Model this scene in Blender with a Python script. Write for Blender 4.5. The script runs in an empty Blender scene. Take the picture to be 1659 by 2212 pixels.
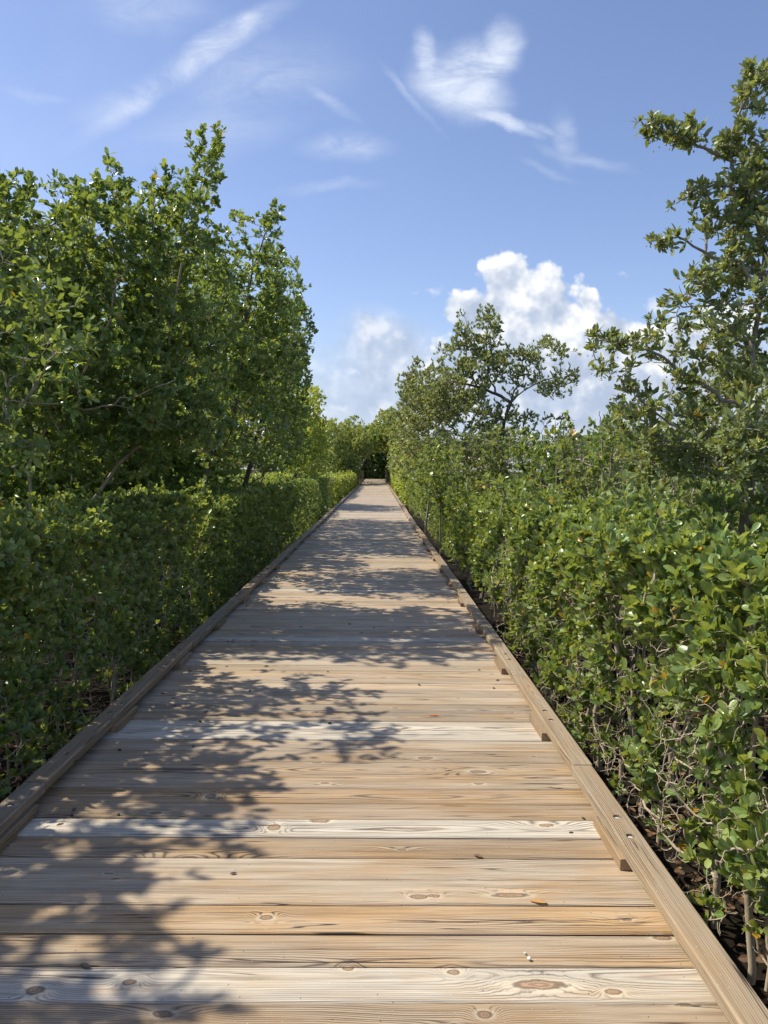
import bpy, math, random
import numpy as np
from mathutils import Vector, Matrix, Euler, kdtree, noise as mnoise

R = math.radians
C = bpy.context.scene.collection
sc = bpy.context.scene

# ------------------------------------------------------------------ camera
H = 1.33
F_PX = 1661.0                     # focal length in a 1659 x 2212 frame
cam_d = bpy.data.cameras.new('camera')
cam_d.sensor_fit = 'VERTICAL'
cam_d.sensor_height = 24.0
cam_d.lens = 24.0 * F_PX / 2212.0
cam_d.clip_start = 0.05
cam_d.clip_end = 5000
cam = bpy.data.objects.new('camera', cam_d)
C.objects.link(cam)
PITCH, YAW, ROLL = R(-3.25), R(-0.55), R(0.5)
cam_rot = Matrix.Rotation(YAW, 3, 'Z') @ Matrix.Rotation(R(90) + PITCH, 3, 'X') @ Matrix.Rotation(ROLL, 3, 'Z')
cam.matrix_world = Matrix.Translation((0, 0, H)) @ cam_rot.to_4x4()
sc.camera = cam

def at(x, y, D):
    """world point at forward distance D (metres along the walk) seen at (x, y) of a 1659 x 2212 view"""
    v = cam_rot @ Vector(((x - 829.5) / F_PX, (1106 - y) / F_PX, -1.0))
    v = v * (D / v.y)
    return np.array((v.x, v.y, v.z + H))

# ------------------------------------------------------------------ sun and sky
SUN_EL, SUN_AZ = R(51.5), R(-78)    # azimuth measured from +Y (ahead) towards +X; negative = left
sun_dir = Vector((math.sin(SUN_AZ) * math.cos(SUN_EL), math.cos(SUN_AZ) * math.cos(SUN_EL), math.sin(SUN_EL)))
sd = bpy.data.lights.new('sun', 'SUN')
sd.energy = 5.0
sd.angle = R(0.55)
sd.color = (1.0, 0.93, 0.78)
sun = bpy.data.objects.new('sun', sd)
C.objects.link(sun)
sun.rotation_euler = sun_dir.to_track_quat('Z', 'Y').to_euler()
sc.view_settings.view_transform = 'Standard'
sc.view_settings.look = 'None'
sc.view_settings.exposure = 0.3
sc.view_settings.gamma = 1.0

class NT:
    """tiny helper for building node trees"""
    def __init__(s, tree):
        s.t = tree; s.n = tree.nodes; s.l = tree.links
    def new(s, typ, **kw):
        nd = s.n.new(typ)
        for k, v in kw.items(): setattr(nd, k, v)
        return nd
    def put(s, sock, v):
        if v is None: return
        if isinstance(v, bpy.types.NodeSocket): s.l.new(v, sock)
        elif isinstance(v, (tuple, list)) and len(v) == 3 and sock.type == 'RGBA': sock.default_value = (*v, 1)
        else: sock.default_value = v
    def m(s, op, a, b=None, c=None, clamp=False):
        nd = s.new('ShaderNodeMath', operation=op, use_clamp=clamp)
        s.put(nd.inputs[0], a); s.put(nd.inputs[1], b)
        if c is not None: s.put(nd.inputs[2], c)
        return nd.outputs[0]
    def vm(s, op, a, b=None):
        nd = s.new('ShaderNodeVectorMath', operation=op)
        s.put(nd.inputs[0], a)
        if b is not None: s.put(nd.inputs[1], b)
        return nd.outputs['Value'] if op in ('LENGTH', 'DOT_PRODUCT', 'DISTANCE') else nd.outputs[0]
    def xyz(s, x, y, z=0.0):
        nd = s.new('ShaderNodeCombineXYZ')
        s.put(nd.inputs[0], x); s.put(nd.inputs[1], y); s.put(nd.inputs[2], z)
        return nd.outputs[0]
    def sep(s, v):
        nd = s.new('ShaderNodeSeparateXYZ'); s.l.new(v, nd.inputs[0]); return nd.outputs
    def noise(s, vec, scale, detail=2, rough=0.5, dist=0.0, out=0, dims='3D'):
        nd = s.new('ShaderNodeTexNoise', noise_dimensions=dims)
        s.put(nd.inputs['Vector'], vec); s.put(nd.inputs['Scale'], scale); s.put(nd.inputs['Detail'], detail)
        s.put(nd.inputs['Roughness'], rough); s.put(nd.inputs['Distortion'], dist)
        return nd.outputs[out]
    def ramp(s, f, stops, interp='LINEAR'):
        nd = s.new('ShaderNodeValToRGB'); nd.color_ramp.interpolation = interp
        e = nd.color_ramp.elements
        while len(e) < len(stops): e.new(0.5)
        for q, (p, c) in zip(e, stops):
            q.position = p; q.color = (*c, 1) if len(c) == 3 else c
        s.put(nd.inputs[0], f); return nd.outputs[0]
    def mix(s, f, a, b, blend='MIX'):
        nd = s.new('ShaderNodeMix', data_type='RGBA', blend_type=blend)
        s.put(nd.inputs[0], f); s.put(nd.inputs[6], a); s.put(nd.inputs[7], b)
        return nd.outputs[2]
    def smooth(s, v, a, b):
        nd = s.new('ShaderNodeMapRange', interpolation_type='SMOOTHSTEP')
        s.put(nd.inputs[0], v); s.put(nd.inputs[1], a); s.put(nd.inputs[2], b)
        return nd.outputs[0]
    def attr(s, name):
        return s.new('ShaderNodeAttribute', attribute_name=name)

def build_world():
    w = bpy.data.worlds.new('World'); sc.world = w; w.use_nodes = True
    w.cycles.sampling_method = 'MANUAL'; w.cycles.sample_map_resolution = 256
    T = NT(w.node_tree)
    for nd in list(T.n): T.n.remove(nd)
    out = T.new('ShaderNodeOutputWorld')
    sky = T.new('ShaderNodeTexSky', sky_type='NISHITA')
    sky.sun_disc = False
    sky.sun_elevation = SUN_EL
    sky.sun_rotation = SUN_AZ
    sky.air_density = 1.0; sky.dust_density = 0.6; sky.ozone_density = 2.5
    bg1 = T.new('ShaderNodeBackground'); bg1.inputs[1].default_value = 0.135
    hs = T.new('ShaderNodeHueSaturation'); T.put(hs.inputs['Saturation'], 1.0); T.put(hs.inputs['Value'], 1.0)
    T.l.new(sky.outputs[0], hs.inputs['Color'])
    tint = T.mix(1.0, hs.outputs[0], (1.06, 0.98, 1.05), 'MULTIPLY'); T.l.new(tint, bg1.inputs[0])
    d = T.new('ShaderNodeTexCoord').outputs['Generated']
    x, y, z = T.sep(d)
    yy = T.m('MAXIMUM', y, 0.05)
    a = T.m('DIVIDE', x, yy); b = T.m('DIVIDE', z, yy)
    ab = T.xyz(a, b, 0.0)
    front = T.smooth(y, 0.12, 0.35)
    # turbulence that bends all outlines
    n1 = T.noise(ab, 6.0, 6, 0.6, 0.0, out=1)
    w1 = T.vm('SUBTRACT', n1, (0.5, 0.5, 0.5))
    def warped(amt):
        sca = T.new('ShaderNodeVectorMath', operation='SCALE'); T.l.new(w1, sca.inputs[0]); sca.inputs['Scale'].default_value = amt
        return T.vm('ADD', ab, sca.outputs[0])
    def blob(vec, px, py, rx, ry, ang=0.0):
        mp = T.new('ShaderNodeMapping', vector_type='TEXTURE')
        T.l.new(vec, mp.inputs[0])
        mp.inputs['Location'].default_value = ((px - 814) / F_PX, (1011 - py) / F_PX, 0)
        mp.inputs['Rotation'].default_value = (0, 0, R(ang))
        mp.inputs['Scale'].default_value = (rx / F_PX, ry / F_PX, 1)
        L = T.vm('LENGTH', mp.outputs[0])
        return T.m('SUBTRACT', 1.0, L)
    def union(vec, items, k=0.12):
        cur = None
        for it in items:
            v = blob(vec, *it[:5]) if len(it) >= 5 else blob(vec, *it)
            if len(it) > 5: v = T.m('MULTIPLY', v, it[5])
            if cur is None: cur = v
            else: cur = T.m('SMOOTH_MAX', cur, v, k)
        return cur
    # --- the heaped cloud on the right and its low banks
    cum = [(1072, 610, 58, 72), (1060, 680, 95, 70), (1135, 655, 88, 88), (1190, 700, 112, 100), (1262, 655, 36, 46), (1010, 680, 70, 60),
           (1320, 725, 85, 62), (1420, 745, 90, 62), (1560, 760, 110, 110), (1120, 800, 210, 110), (1400, 860, 260, 120)]
    wv = warped(0.085)
    fc = union(wv, cum)
    nf = T.noise(ab, 26.0, 5, 0.58)
    def billow(vec, scale):
        vo = T.new('ShaderNodeTexVoronoi', voronoi_dimensions='2D', feature='SMOOTH_F1'); vo.inputs['Scale'].default_value = scale
        vo.inputs['Smoothness'].default_value = 0.12; vo.inputs['Detail'].default_value = 2.0; vo.inputs['Roughness'].default_value = 0.55; vo.inputs['Lacunarity'].default_value = 2.3
        T.l.new(vec, vo.inputs['Vector']); return T.m('SUBTRACT', 1.0, vo.outputs['Distance'])
    wb = warped(0.02)
    bl = billow(wb, 20.0)
    nf2 = T.noise(ab, 9.0, 3, 0.5)
    dens = T.m('ADD', T.m('ADD', fc, T.m('MULTIPLY', T.m('SUBTRACT', bl, 0.30), 0.55)), T.m('MULTIPLY', T.m('SUBTRACT', nf, 0.5), 0.25))
    mC = T.m('MULTIPLY', T.smooth(dens, 0.0, 0.27), T.m('ADD', 0.72, T.m('MULTIPLY', T.smooth(b, 0.06, 0.17), 0.28)))
    # --- soft low haze bank behind
    bank = [(830, 800, 170, 130), (800, 740, 85, 55), (900, 860, 350, 140), (1300, 860, 520, 170)]
    fb = T.m('ADD', union(warped(0.12), bank), T.m('MULTIPLY', T.m('SUBTRACT', nf2, 0.5), 1.1))
    mB = T.m('MULTIPLY', T.smooth(fb, -0.15, 0.75), 0.9)
    # small clouds
    small = [(800, 728, 66, 40, 0), (850, 745, 46, 20, 0), (1352, 582, 34, 17, -15), (1410, 660, 46, 24, 0), (925, 632, 44, 16, -10), (750, 800, 75, 24, 0), (830, 870, 60, 20, 0), (720, 880, 60, 20, 0)]
    fs = T.m('ADD', T.m('ADD', union(warped(0.10), small), T.m('MULTIPLY', T.m('SUBTRACT', nf, 0.55), 2.6)), T.m('MULTIPLY', T.m('SUBTRACT', bl, 0.6), 0.6))
    mS = T.m('MULTIPLY', T.smooth(fs, -0.05, 0.9), 0.75)
    # --- high wisps, combed along their length
    mpw = T.new('ShaderNodeMapping'); T.l.new(ab, mpw.inputs[0]); mpw.inputs['Rotation'].default_value = (0, 0, R(-38)); mpw.inputs['Scale'].default_value = (1.0, 2.6, 1)
    nw = T.noise(mpw.outputs[0], 7.0, 8, 0.66, 0.9)
    nlow = T.noise(ab, 3.2, 2, 0.5)
    wis = [(880, 225, 90, 10, -48, .45), (1150, 285, 60, 12, -10, .6), (1208, 300, 24, 62, 14, .6), (1250, 348, 90, 14, -14, .5), (1180, 376, 60, 10, -22, .35),
           (400, 178, 240, 34, 33, 1.3), (520, 98, 80, 24, 40, 1.2), (300, 240, 110, 34, 30, .8), (560, 190, 190, 80, 10, .5), (340, 55, 130, 46, -5, .65), (260, 250, 90, 40, 20, .45),
           (740, 342, 90, 30, 0, .7), (700, 232, 80, 15, -40, .6), (690, 425, 110, 12, 6, .35), (90, 235, 60, 12, -5, .4), (480, 300, 200, 60, 12, .4)]
    big = [(1000, 165, 85, 50, 12), (985, 205, 105, 62, -22), (1065, 130, 62, 46, 45), (915, 155, 26, 52, 18), (1060, 268, 100, 18, -18)]
    wvw = warped(0.05)
    mW = None
    for it in wis:
        k = it[5] if len(it) > 5 else 1.0
        v = T.m('MULTIPLY', T.smooth(blob(wvw, *it[:5]), -0.45, 1.0), k)
        mW = v if mW is None else T.m('MAXIMUM', mW, v)
    mW = T.m('MULTIPLY', mW, T.smooth(nw, 0.18, 0.80))
    vb = T.smooth(union(warped(0.07), big, 0.25), -0.35, 0.75)
    mW = T.m('MAXIMUM', T.m('MULTIPLY', mW, 0.85), T.m('MULTIPLY', vb, T.m('ADD', 0.25, T.m('MULTIPLY', T.smooth(nw, 0.25, 0.75), 0.75))), clamp=True)
    # a thin even veil low down and to the left
    veil = T.m('MULTIPLY', T.smooth(T.noise(ab, 2.0, 4, 0.6), 0.35, 0.85), T.m('MULTIPLY', T.smooth(a, 0.25, -0.5), 0.22))
    # generic clouds for the rest of the dome
    dn = T.noise(d, 2.2, 5, 0.6)
    mR = T.m('MULTIPLY', T.smooth(dn, 0.52, 0.72), T.m('MULTIPLY', T.m('SUBTRACT', 1.0, front), 0.6))
    hazeH = T.m('MULTIPLY', T.smooth(z, 0.22, -0.02), 0.40)
    # shading of the heap: bright sunlit caps on the upper left, grey-blue folds
    off = T.vm('ADD', ab, (-0.022, 0.028, 0.0))
    nfo = T.noise(off, 26.0, 3, 0.55); nf2o = T.noise(off, 9.0, 3, 0.5)
    lit = T.m('ADD', T.m('MULTIPLY', T.m('SUBTRACT', nf, nfo), 2.0), T.m('MULTIPLY', T.m('SUBTRACT', nf2, nf2o), 3.2))
    wo = T.vm('ADD', wb, (-0.010, 0.016, 0.0))
    lit = T.m('ADD', T.m('MULTIPLY', lit, 0.45), T.m('MULTIPLY', T.m('SUBTRACT', bl, billow(wo, 20.0)), 0.9))
    edge = T.smooth(fc, 0.9, 0.05)
    hgt = T.smooth(b, 0.06, 0.25)
    tone = T.m('ADD', T.m('ADD', T.m('MULTIPLY', lit, 0.9), T.m('MULTIPLY', edge, 0.28)), T.m('ADD', T.m('MULTIPLY', T.m('MULTIPLY', hgt, T.m('ADD', 0.5, T.m('MULTIPLY', T.smooth(nf2, 0.35, 0.6), 0.5))), 0.72), 0.0), clamp=True)
    ccol = T.ramp(tone, [(0.0, (0.40, 0.47, 0.61)), (0.45, (0.53, 0.59, 0.70)), (1.0, (0.84, 0.85, 0.87))])
    bcol = T.ramp(T.m('ADD', nf2, T.m('MULTIPLY', lit, 0.5)), [(0.3, (0.40, 0.48, 0.63)), (0.6, (0.50, 0.57, 0.70)), (0.9, (0.70, 0.74, 0.80))])
    base = hs.outputs[0]
    bgs = bg1.outputs[0]
    def over(prev, mask, col, strength=1.0):
        bb = T.new('ShaderNodeBackground'); T.put(bb.inputs[0], col); bb.inputs[1].default_value = strength
        mx = T.new('ShaderNodeMixShader'); T.put(mx.inputs[0], mask); T.l.new(prev, mx.inputs[1]); T.l.new(bb.outputs[0], mx.inputs[2])
        return mx.outputs[0]
    fr = lambda v: T.m('MULTIPLY', v, front, clamp=True)
    s = over(bgs, hazeH, (0.50, 0.60, 0.76))
    s = over(s, fr(veil), (0.55, 0.66, 0.84))
    s = over(s, fr(mW), (0.68, 0.74, 0.86))
    s = over(s, fr(mB), bcol)
    s = over(s, fr(mS), (0.70, 0.74, 0.82))
    s = over(s, fr(mC), ccol)
    s = over(s, mR, (0.75, 0.79, 0.86))
    T.l.new(s, out.inputs[0])
build_world()

# ------------------------------------------------------------------ materials
def material(name):
    m = bpy.data.materials.new(name); m.use_nodes = True
    T = NT(m.node_tree)
    b = T.n.get('Principled BSDF')
    return m, T, b

def wood_material(name, tan, grey, ring_dark, big_knots=()):
    """sawn pine: growth rings cut by the board face, knots, weathering, all in board coordinates"""
    m, T, b = material(name)
    pc = T.attr('board').outputs['Vector']          # x along, y across (metres), z random
    cl = T.new('ShaderNodeAttribute', attribute_name='tone').outputs['Color']
    sp = T.new('ShaderNodeSeparateColor'); T.l.new(cl, sp.inputs[0])
    r1, r2, r3 = sp.outputs
    u, v, w = T.sep(pc)
    so = T.m('MULTIPLY', w, 61.7)
    us = T.m('ADD', u, so)
    wob = T.m('MULTIPLY', T.m('SUBTRACT', T.noise(T.xyz(us, w, 0.0), 1.1, 2), 0.5), 0.05)
    # knots
    kv = T.xyz(T.m('MULTIPLY', us, 1.5), T.m('ADD', T.m('MULTIPLY', v, 6.2), T.m('MULTIPLY', so, 3.3)), 0.0)
    vo = T.new('ShaderNodeTexVoronoi', voronoi_dimensions='2D', feature='F1'); vo.inputs['Scale'].default_value = 1.0
    T.l.new(kv, vo.inputs['Vector'])
    dv = T.vm('SUBTRACT', kv, vo.outputs['Position'])
    dx, dy, _ = T.sep(dv)
    dxm = T.m('DIVIDE', dx, 1.5); dym = T.m('DIVIDE', dy, 6.2)
    cs = T.new('ShaderNodeSeparateColor'); T.l.new(vo.outputs['Color'], cs.inputs[0])
    on = T.m('GREATER_THAN', cs.outputs[0], 0.58)
    ksz = T.m('ADD', 0.006, T.m('MULTIPLY', T.m('POWER', cs.outputs[1], 2.2), 0.012))
    kn = T.noise(T.xyz(u, v, w), 60, 2)
    kd = T.vm('LENGTH', T.xyz(T.m('DIVIDE', dxm, 2.0), dym, 0.0))
    kd = T.m('ADD', kd, T.m('MULTIPLY', T.m('SUBTRACT', kn, 0.5), 0.013))
    kq = T.m('ADD', T.m('DIVIDE', kd, ksz), T.m('MULTIPLY', T.m('SUBTRACT', 1.0, on), 20.0))
    dmin = None
    if big_knots:
        gp = T.new('ShaderNodeNewGeometry').outputs['Position']
        gx, gy, gz = T.sep(gp)
        gn = T.noise(gp, 40, 3)
        for (kx, ky, krx, kry) in big_knots:
            di = T.vm('LENGTH', T.xyz(T.m('DIVIDE', T.m('SUBTRACT', gx, kx), krx), T.m('DIVIDE', T.m('SUBTRACT', gy, ky), kry), 0.0))
            di = T.m('ADD', di, T.m('MULTIPLY', T.m('SUBTRACT', gn, 0.5), 0.9))
            dmin = di if dmin is None else T.m('MINIMUM', dmin, di)
        kq = T.m('MINIMUM', kq, dmin)
    # grain swells round the knot
    fl = T.vm('LENGTH', T.xyz(T.m('DIVIDE', dxm, 4.2), dym, 0.0))
    sw = T.m('MULTIPLY', T.m('MULTIPLY', T.m('EXPONENT', T.m('MULTIPLY', T.m('POWER', T.m('DIVIDE', fl, T.m('MULTIPLY', ksz, 2.6)), 2.0), -1.0)), on), T.m('MULTIPLY', ksz, 2.6))
    if dmin is not None: sw = T.m('ADD', sw, T.m('MULTIPLY', T.m('EXPONENT', T.m('MULTIPLY', T.m('POWER', T.m('DIVIDE', dmin, 2.2), 2.0), -1.0)), 0.035))
    offv = T.m('MULTIPLY', T.m('SUBTRACT', T.m('FRACT', T.m('MULTIPLY', w, 17.3)), 0.5), 0.24)
    vv = T.m('ADD', T.m('ADD', v, wob), offv)
    dep = T.m('ADD', T.m('ADD', 0.012, T.m('MULTIPLY', r3, 0.07)), T.m('MULTIPLY', T.m('SUBTRACT', T.noise(T.xyz(us, 7.0, w), 0.75, 1), 0.5), 0.085))
    rr = T.m('SQRT', T.m('ADD', T.m('MULTIPLY', vv, vv), T.m('MULTIPLY', dep, dep)))
    fine = T.m('MULTIPLY', T.m('SUBTRACT', T.noise(T.xyz(T.m('MULTIPLY', us, 5.0), T.m('MULTIPLY', v, 22.0), w), 1.0, 3), 0.5), 0.008)
    rr = T.m('ADD', T.m('ADD', rr, fine), sw)
    ph = T.m('MULTIPLY', T.m('ADD', rr, T.m('MULTIPLY', T.m('SUBTRACT', T.noise(T.xyz(rr, w, 0.0), 45, 1), 0.5), 0.006)), 2 * math.pi / 0.0068)
    ring = T.m('ADD', T.m('MULTIPLY', T.m('SINE', ph), 0.5), 0.5)
    ring = T.m('POWER', ring, 3.2)
    rmod = T.noise(T.xyz(T.m('MULTIPLY', us, 1.3), T.m('MULTIPLY', v, 14.0), w), 1.0, 2)
    ring = T.m('MULTIPLY', ring, T.m('ADD', 0.3, T.m('MULTIPLY', T.smooth(rmod, 0.3, 0.7), 0.8)))
    # fibres and long drying cracks
    fib = T.noise(T.xyz(T.m('MULTIPLY', us, 9.0), T.m('MULTIPLY', v, 420.0), w), 1.0, 2)
    fib2 = T.noise(T.xyz(T.m('MULTIPLY', us, 2.2), T.m('MULTIPLY', vv, 70.0), w), 1.0, 3, 0.6)
    crk = T.noise(T.xyz(T.m('MULTIPLY', us, 0.9), T.m('MULTIPLY', vv, 34.0), T.m('MULTIPLY', w, 9.0)), 1.0, 1, 0.5)
    crack = T.m('MULTIPLY', T.smooth(T.m('ABSOLUTE', T.m('SUBTRACT', crk, 0.5)), 0.014, 0.003), T.smooth(T.noise(T.xyz(T.m('MULTIPLY', us, 1.2), T.m('MULTIPLY', v, 6.0), w), 1.0, 1), 0.50, 0.58))
    patch = T.noise(T.xyz(T.m('MULTIPLY', us, 2.4), T.m('MULTIPLY', v, 9.0), w), 1.0, 4, 0.6)
    g = T.m('ADD', T.m('MULTIPLY', r1, 1.0), T.m('MULTIPLY', T.m('SUBTRACT', patch, 0.5), 1.7), clamp=True)
    col = T.mix(g, tan, grey)
    warm = T.mix(T.m('MULTIPLY', T.smooth(patch, 0.55, 0.8), 0.45), col, (0.50, 0.29, 0.13))
    rk = T.mix(T.m('MULTIPLY', g, 0.55), ring_dark, (0.20, 0.175, 0.16))
    col = T.mix(T.m('MULTIPLY', ring, 0.92), warm, rk)
    col = T.mix(1.0, col, T.ramp(fib, [(0.2, (0.86, 0.86, 0.86)), (0.8, (1.1, 1.1, 1.1))]), 'MULTIPLY')
    col = T.mix(1.0, col, T.ramp(fib2, [(0.2, (0.58, 0.56, 0.54)), (0.5, (0.98, 0.98, 0.98)), (0.8, (1.2, 1.2, 1.22))]), 'MULTIPLY')
    # knot body: pale halo, red-brown heart, dark rim
    halo = T.smooth(kq, 2.3, 1.1)
    col = T.mix(T.m('MULTIPLY', halo, 0.5), col, (0.62, 0.53, 0.38))
    rim = T.smooth(T.m('ABSOLUTE', T.m('SUBTRACT', kq, 1.0)), 0.3, 0.05)
    heart = T.smooth(kq, 1.05, 0.8)
    col = T.mix(T.m('MULTIPLY', heart, 0.8), col, T.mix(T.smooth(T.m('SINE', T.m('MULTIPLY', kq, 14.0)), -0.3, 0.8), (0.20, 0.10, 0.05), (0.33, 0.20, 0.12)))
    col = T.mix(T.m('MULTIPLY', rim, 0.65), col, (0.07, 0.05, 0.035))
    col = T.mix(T.m('MULTIPLY', crack, 0.9), col, (0.03, 0.022, 0.018))
    # white sand specks and small dark marks
    vs = T.new('ShaderNodeTexVoronoi', voronoi_dimensions='2D'); vs.inputs['Scale'].default_value = 26.0
    T.l.new(T.xyz(us, T.m('ADD', v, so), 0.0), vs.inputs['Vector'])
    cs2 = T.new('ShaderNodeSeparateColor'); T.l.new(vs.outputs['Color'], cs2.inputs[0])
    spk = T.m('MULTIPLY', T.m('LESS_THAN', vs.outputs['Distance'], 0.028), T.m('GREATER_THAN', cs2.outputs[0], 0.72))
    col = T.mix(T.m('MULTIPLY', spk, 0.75), col, (0.72, 0.68, 0.60))
    spd = T.m('MULTIPLY', T.m('LESS_THAN', vs.outputs['Distance'], 0.045), T.m('LESS_THAN', cs2.outputs[0], 0.05))
    col = T.mix(spd, col, (0.04, 0.03, 0.025))
    br = T.m('ADD', 0.68, T.m('MULTIPLY', r2, 0.50))
    mul = T.new('ShaderNodeVectorMath', operation='SCALE'); T.l.new(col, mul.inputs[0]); T.l.new(br, mul.inputs['Scale'])
    T.l.new(mul.outputs[0], b.inputs['Base Color'])
    b.inputs['Roughness'].default_value = 0.62
    b.inputs['Specular IOR Level'].default_value = 0.35
    hgt = T.m('SUBTRACT', T.m('ADD', T.m('MULTIPLY', ring, 0.5), T.m('MULTIPLY', fib, 0.35)), T.m('ADD', T.m('MULTIPLY', crack, 2.5), T.m('MULTIPLY', rim, 0.8)))
    bp = T.new('ShaderNodeBump'); bp.inputs['Strength'].default_value = 0.45; bp.inputs['Distance'].default_value = 0.0015
    T.l.new(hgt, bp.inputs['Height']); T.l.new(bp.outputs[0], b.inputs['Normal'])
    return m

def leaf_material(name, dark, mid, young, under=(0.16, 0.21, 0.10), trans=0.30, rough=0.34, yellow=(0.55, 0.30, 0.03)):
    m, T, b = material(name)
    a = T.new('ShaderNodeAttribute', attribute_name='leaf').outputs['Color']
    sp = T.new('ShaderNodeSeparateColor'); T.l.new(a, sp.inputs[0])
    rnd, kind, rib = sp.outputs
    col = T.ramp(rnd, [(0.0, dark), (0.48, mid), (1.0, young)])
    col = T.mix(T.smooth(kind, 0.90, 0.99), col, yellow)
    col = T.mix(T.m('MULTIPLY', T.smooth(rib, 0.16, 0.03), 0.5), col, tuple(min(1, c * 1.9 + 0.03) for c in mid))
    geo = T.new('ShaderNodeNewGeometry')
    mot = T.noise(geo.outputs['Position'], 55, 2)
    col = T.mix(1.0, col, T.ramp(mot, [(0.25, (0.82, 0.84, 0.8)), (0.8, (1.15, 1.12, 1.1))]), 'MULTIPLY')
    uc = T.mix(0.55, col, under)
    colF = T.mix(geo.outputs['Backfacing'], col, uc)
    T.l.new(colF, b.inputs['Base Color'])
    b.inputs['Roughness'].default_value = rough
    b.inputs['Specular IOR Level'].default_value = 0.45
    tr = T.new('ShaderNodeBsdfTranslucent')
    tc = T.mix(1.0, T.mix(0.35, col, young), (1.7, 1.5, 0.6), 'MULTIPLY')
    T.l.new(tc, tr.inputs[0])
    mx = T.new('ShaderNodeMixShader'); mx.inputs[0].default_value = trans
    T.l.new(b.outputs[0], mx.inputs[1]); T.l.new(tr.outputs[0], mx.inputs[2])
    T.l.new(mx.outputs[0], T.n['Material Output'].inputs[0])
    return m

def bark_material(name, c1, c2, c3):
    m, T, b = material(name)
    p = T.new('ShaderNodeNewGeometry').outputs['Position']
    n = T.noise(T.vm('MULTIPLY', p, (1, 1, 0.35)), 22, 4, 0.65)
    n2 = T.noise(p, 5, 2)
    col = T.mix(T.smooth(n2, 0.35, 0.65), T.ramp(n, [(0.25, c1), (0.6, c2), (0.85, c3)]), c2)
    T.l.new(col, b.inputs['Base Color'])
    b.inputs['Roughness'].default_value = 0.85
    bp = T.new('ShaderNodeBump'); bp.inputs['Strength'].default_value = 0.6; bp.inputs['Distance'].default_value = 0.01
    T.l.new(n, bp.inputs['Height']); T.l.new(bp.outputs[0], b.inputs['Normal'])
    return m

M = {}
def ground_xy(x, y):
    v = cam_rot @ Vector(((x - 829.5) / F_PX, (1106 - y) / F_PX, -1.0)); k = -H / v.z
    return v.x * k, v.y * k
KNOTS = [(*ground_xy(x, y), rx, ry) for x, y, rx, ry in ((1165, 2125, .062, .017), (1325, 2140, .020, .010), (575, 1982, .018, .011), (905, 1938, .026, .012), (1430, 2024, .024, .010),
         (980, 2098, .016, .010), (752, 2090, .014, .009), (75, 2137, .022, .014), (280, 2119, .016, .010), (1048, 2193, .016, .012), (592, 1788, .022, .02), (455, 1720, .02, .02), (1102, 1935, .05, .012))]
M['deck'] = wood_material('deck_wood', (0.47, 0.308, 0.158), (0.49, 0.445, 0.365), (0.085, 0.052, 0.030), KNOTS)
M['curb'] = wood_material('curb_wood', (0.375, 0.24, 0.122), (0.325, 0.272, 0.195), (0.085, 0.055, 0.033))
M['leaf_near'] = leaf_material('leaf_mangrove', (0.066, 0.128, 0.044), (0.175, 0.268, 0.082), (0.42, 0.49, 0.17), trans=.33, rough=.31)
M['leaf_tree'] = leaf_material('leaf_tree', (0.053, 0.110, 0.042), (0.140, 0.230, 0.075), (0.36, 0.45, 0.14), trans=.33, rough=.30)
M['leaf_pale'] = leaf_material('leaf_pale', (0.13, 0.18, 0.085), (0.23, 0.285, 0.125), (0.36, 0.42, 0.20), under=(0.36, 0.39, 0.28), trans=0.35, rough=0.42)
M['leaf_button'] = leaf_material('leaf_buttonwood', (0.095, 0.145, 0.060), (0.180, 0.235, 0.090), (0.31, 0.37, 0.14), under=(0.32, 0.35, 0.24), trans=0.3, rough=0.4)
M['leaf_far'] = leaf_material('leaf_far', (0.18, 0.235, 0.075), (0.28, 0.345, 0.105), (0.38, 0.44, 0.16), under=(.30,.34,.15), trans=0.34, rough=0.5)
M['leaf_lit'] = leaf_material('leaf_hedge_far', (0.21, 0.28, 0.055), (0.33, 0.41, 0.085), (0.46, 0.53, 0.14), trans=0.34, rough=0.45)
M['woods'] = leaf_material('leaf_woods', (0.10, 0.125, 0.045), (0.17, 0.20, 0.065), (0.24, 0.27, 0.09), trans=.25, rough=.6)
M['twig'] = bark_material('twig_bark', (0.20, 0.15, 0.10), (0.42, 0.35, 0.26), (0.60, 0.53, 0.43))
M['bark'] = bark_material('trunk_bark', (0.13, 0.10, 0.075), (0.30, 0.26, 0.21), (0.46, 0.41, 0.34))
M['bark_dark'] = bark_material('dark_bark', (0.05, 0.04, 0.032), (0.11, 0.09, 0.07), (0.20, 0.17, 0.14))

def simple(name, col, rough=0.6, var=None, scale=20, metal=0.0):
    m, T, b = material(name)
    if var is None: b.inputs['Base Color'].default_value = (*col, 1)
    else:
        p = T.new('ShaderNodeNewGeometry').outputs['Position']
        T.l.new(T.mix(T.smooth(T.noise(p, scale, 4, 0.6), 0.3, 0.7), col, var), b.inputs['Base Color'])
    b.inputs['Roughness'].default_value = rough; b.inputs['Metallic'].default_value = metal
    return m
M['fruit'] = simple('fruit', (0.36, 0.38, 0.12), 0.5, (0.50, 0.48, 0.20), 60)
M['washer'] = simple('washer_metal', (0.72, 0.72, 0.70), 0.45, (0.55, 0.55, 0.53), 200, 0.15)
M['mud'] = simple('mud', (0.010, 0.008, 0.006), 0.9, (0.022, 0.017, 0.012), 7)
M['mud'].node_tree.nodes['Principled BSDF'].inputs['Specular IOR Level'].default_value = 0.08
M['brown_leaf'] = simple('dry_leaf', (0.24, 0.13, 0.06), 0.7, (0.10, 0.06, 0.035), 60)
M['tan_leaf'] = simple('tan_dry_leaf', (0.50, 0.27, 0.08), 0.6, (0.36, 0.20, 0.08), 80)
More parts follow.
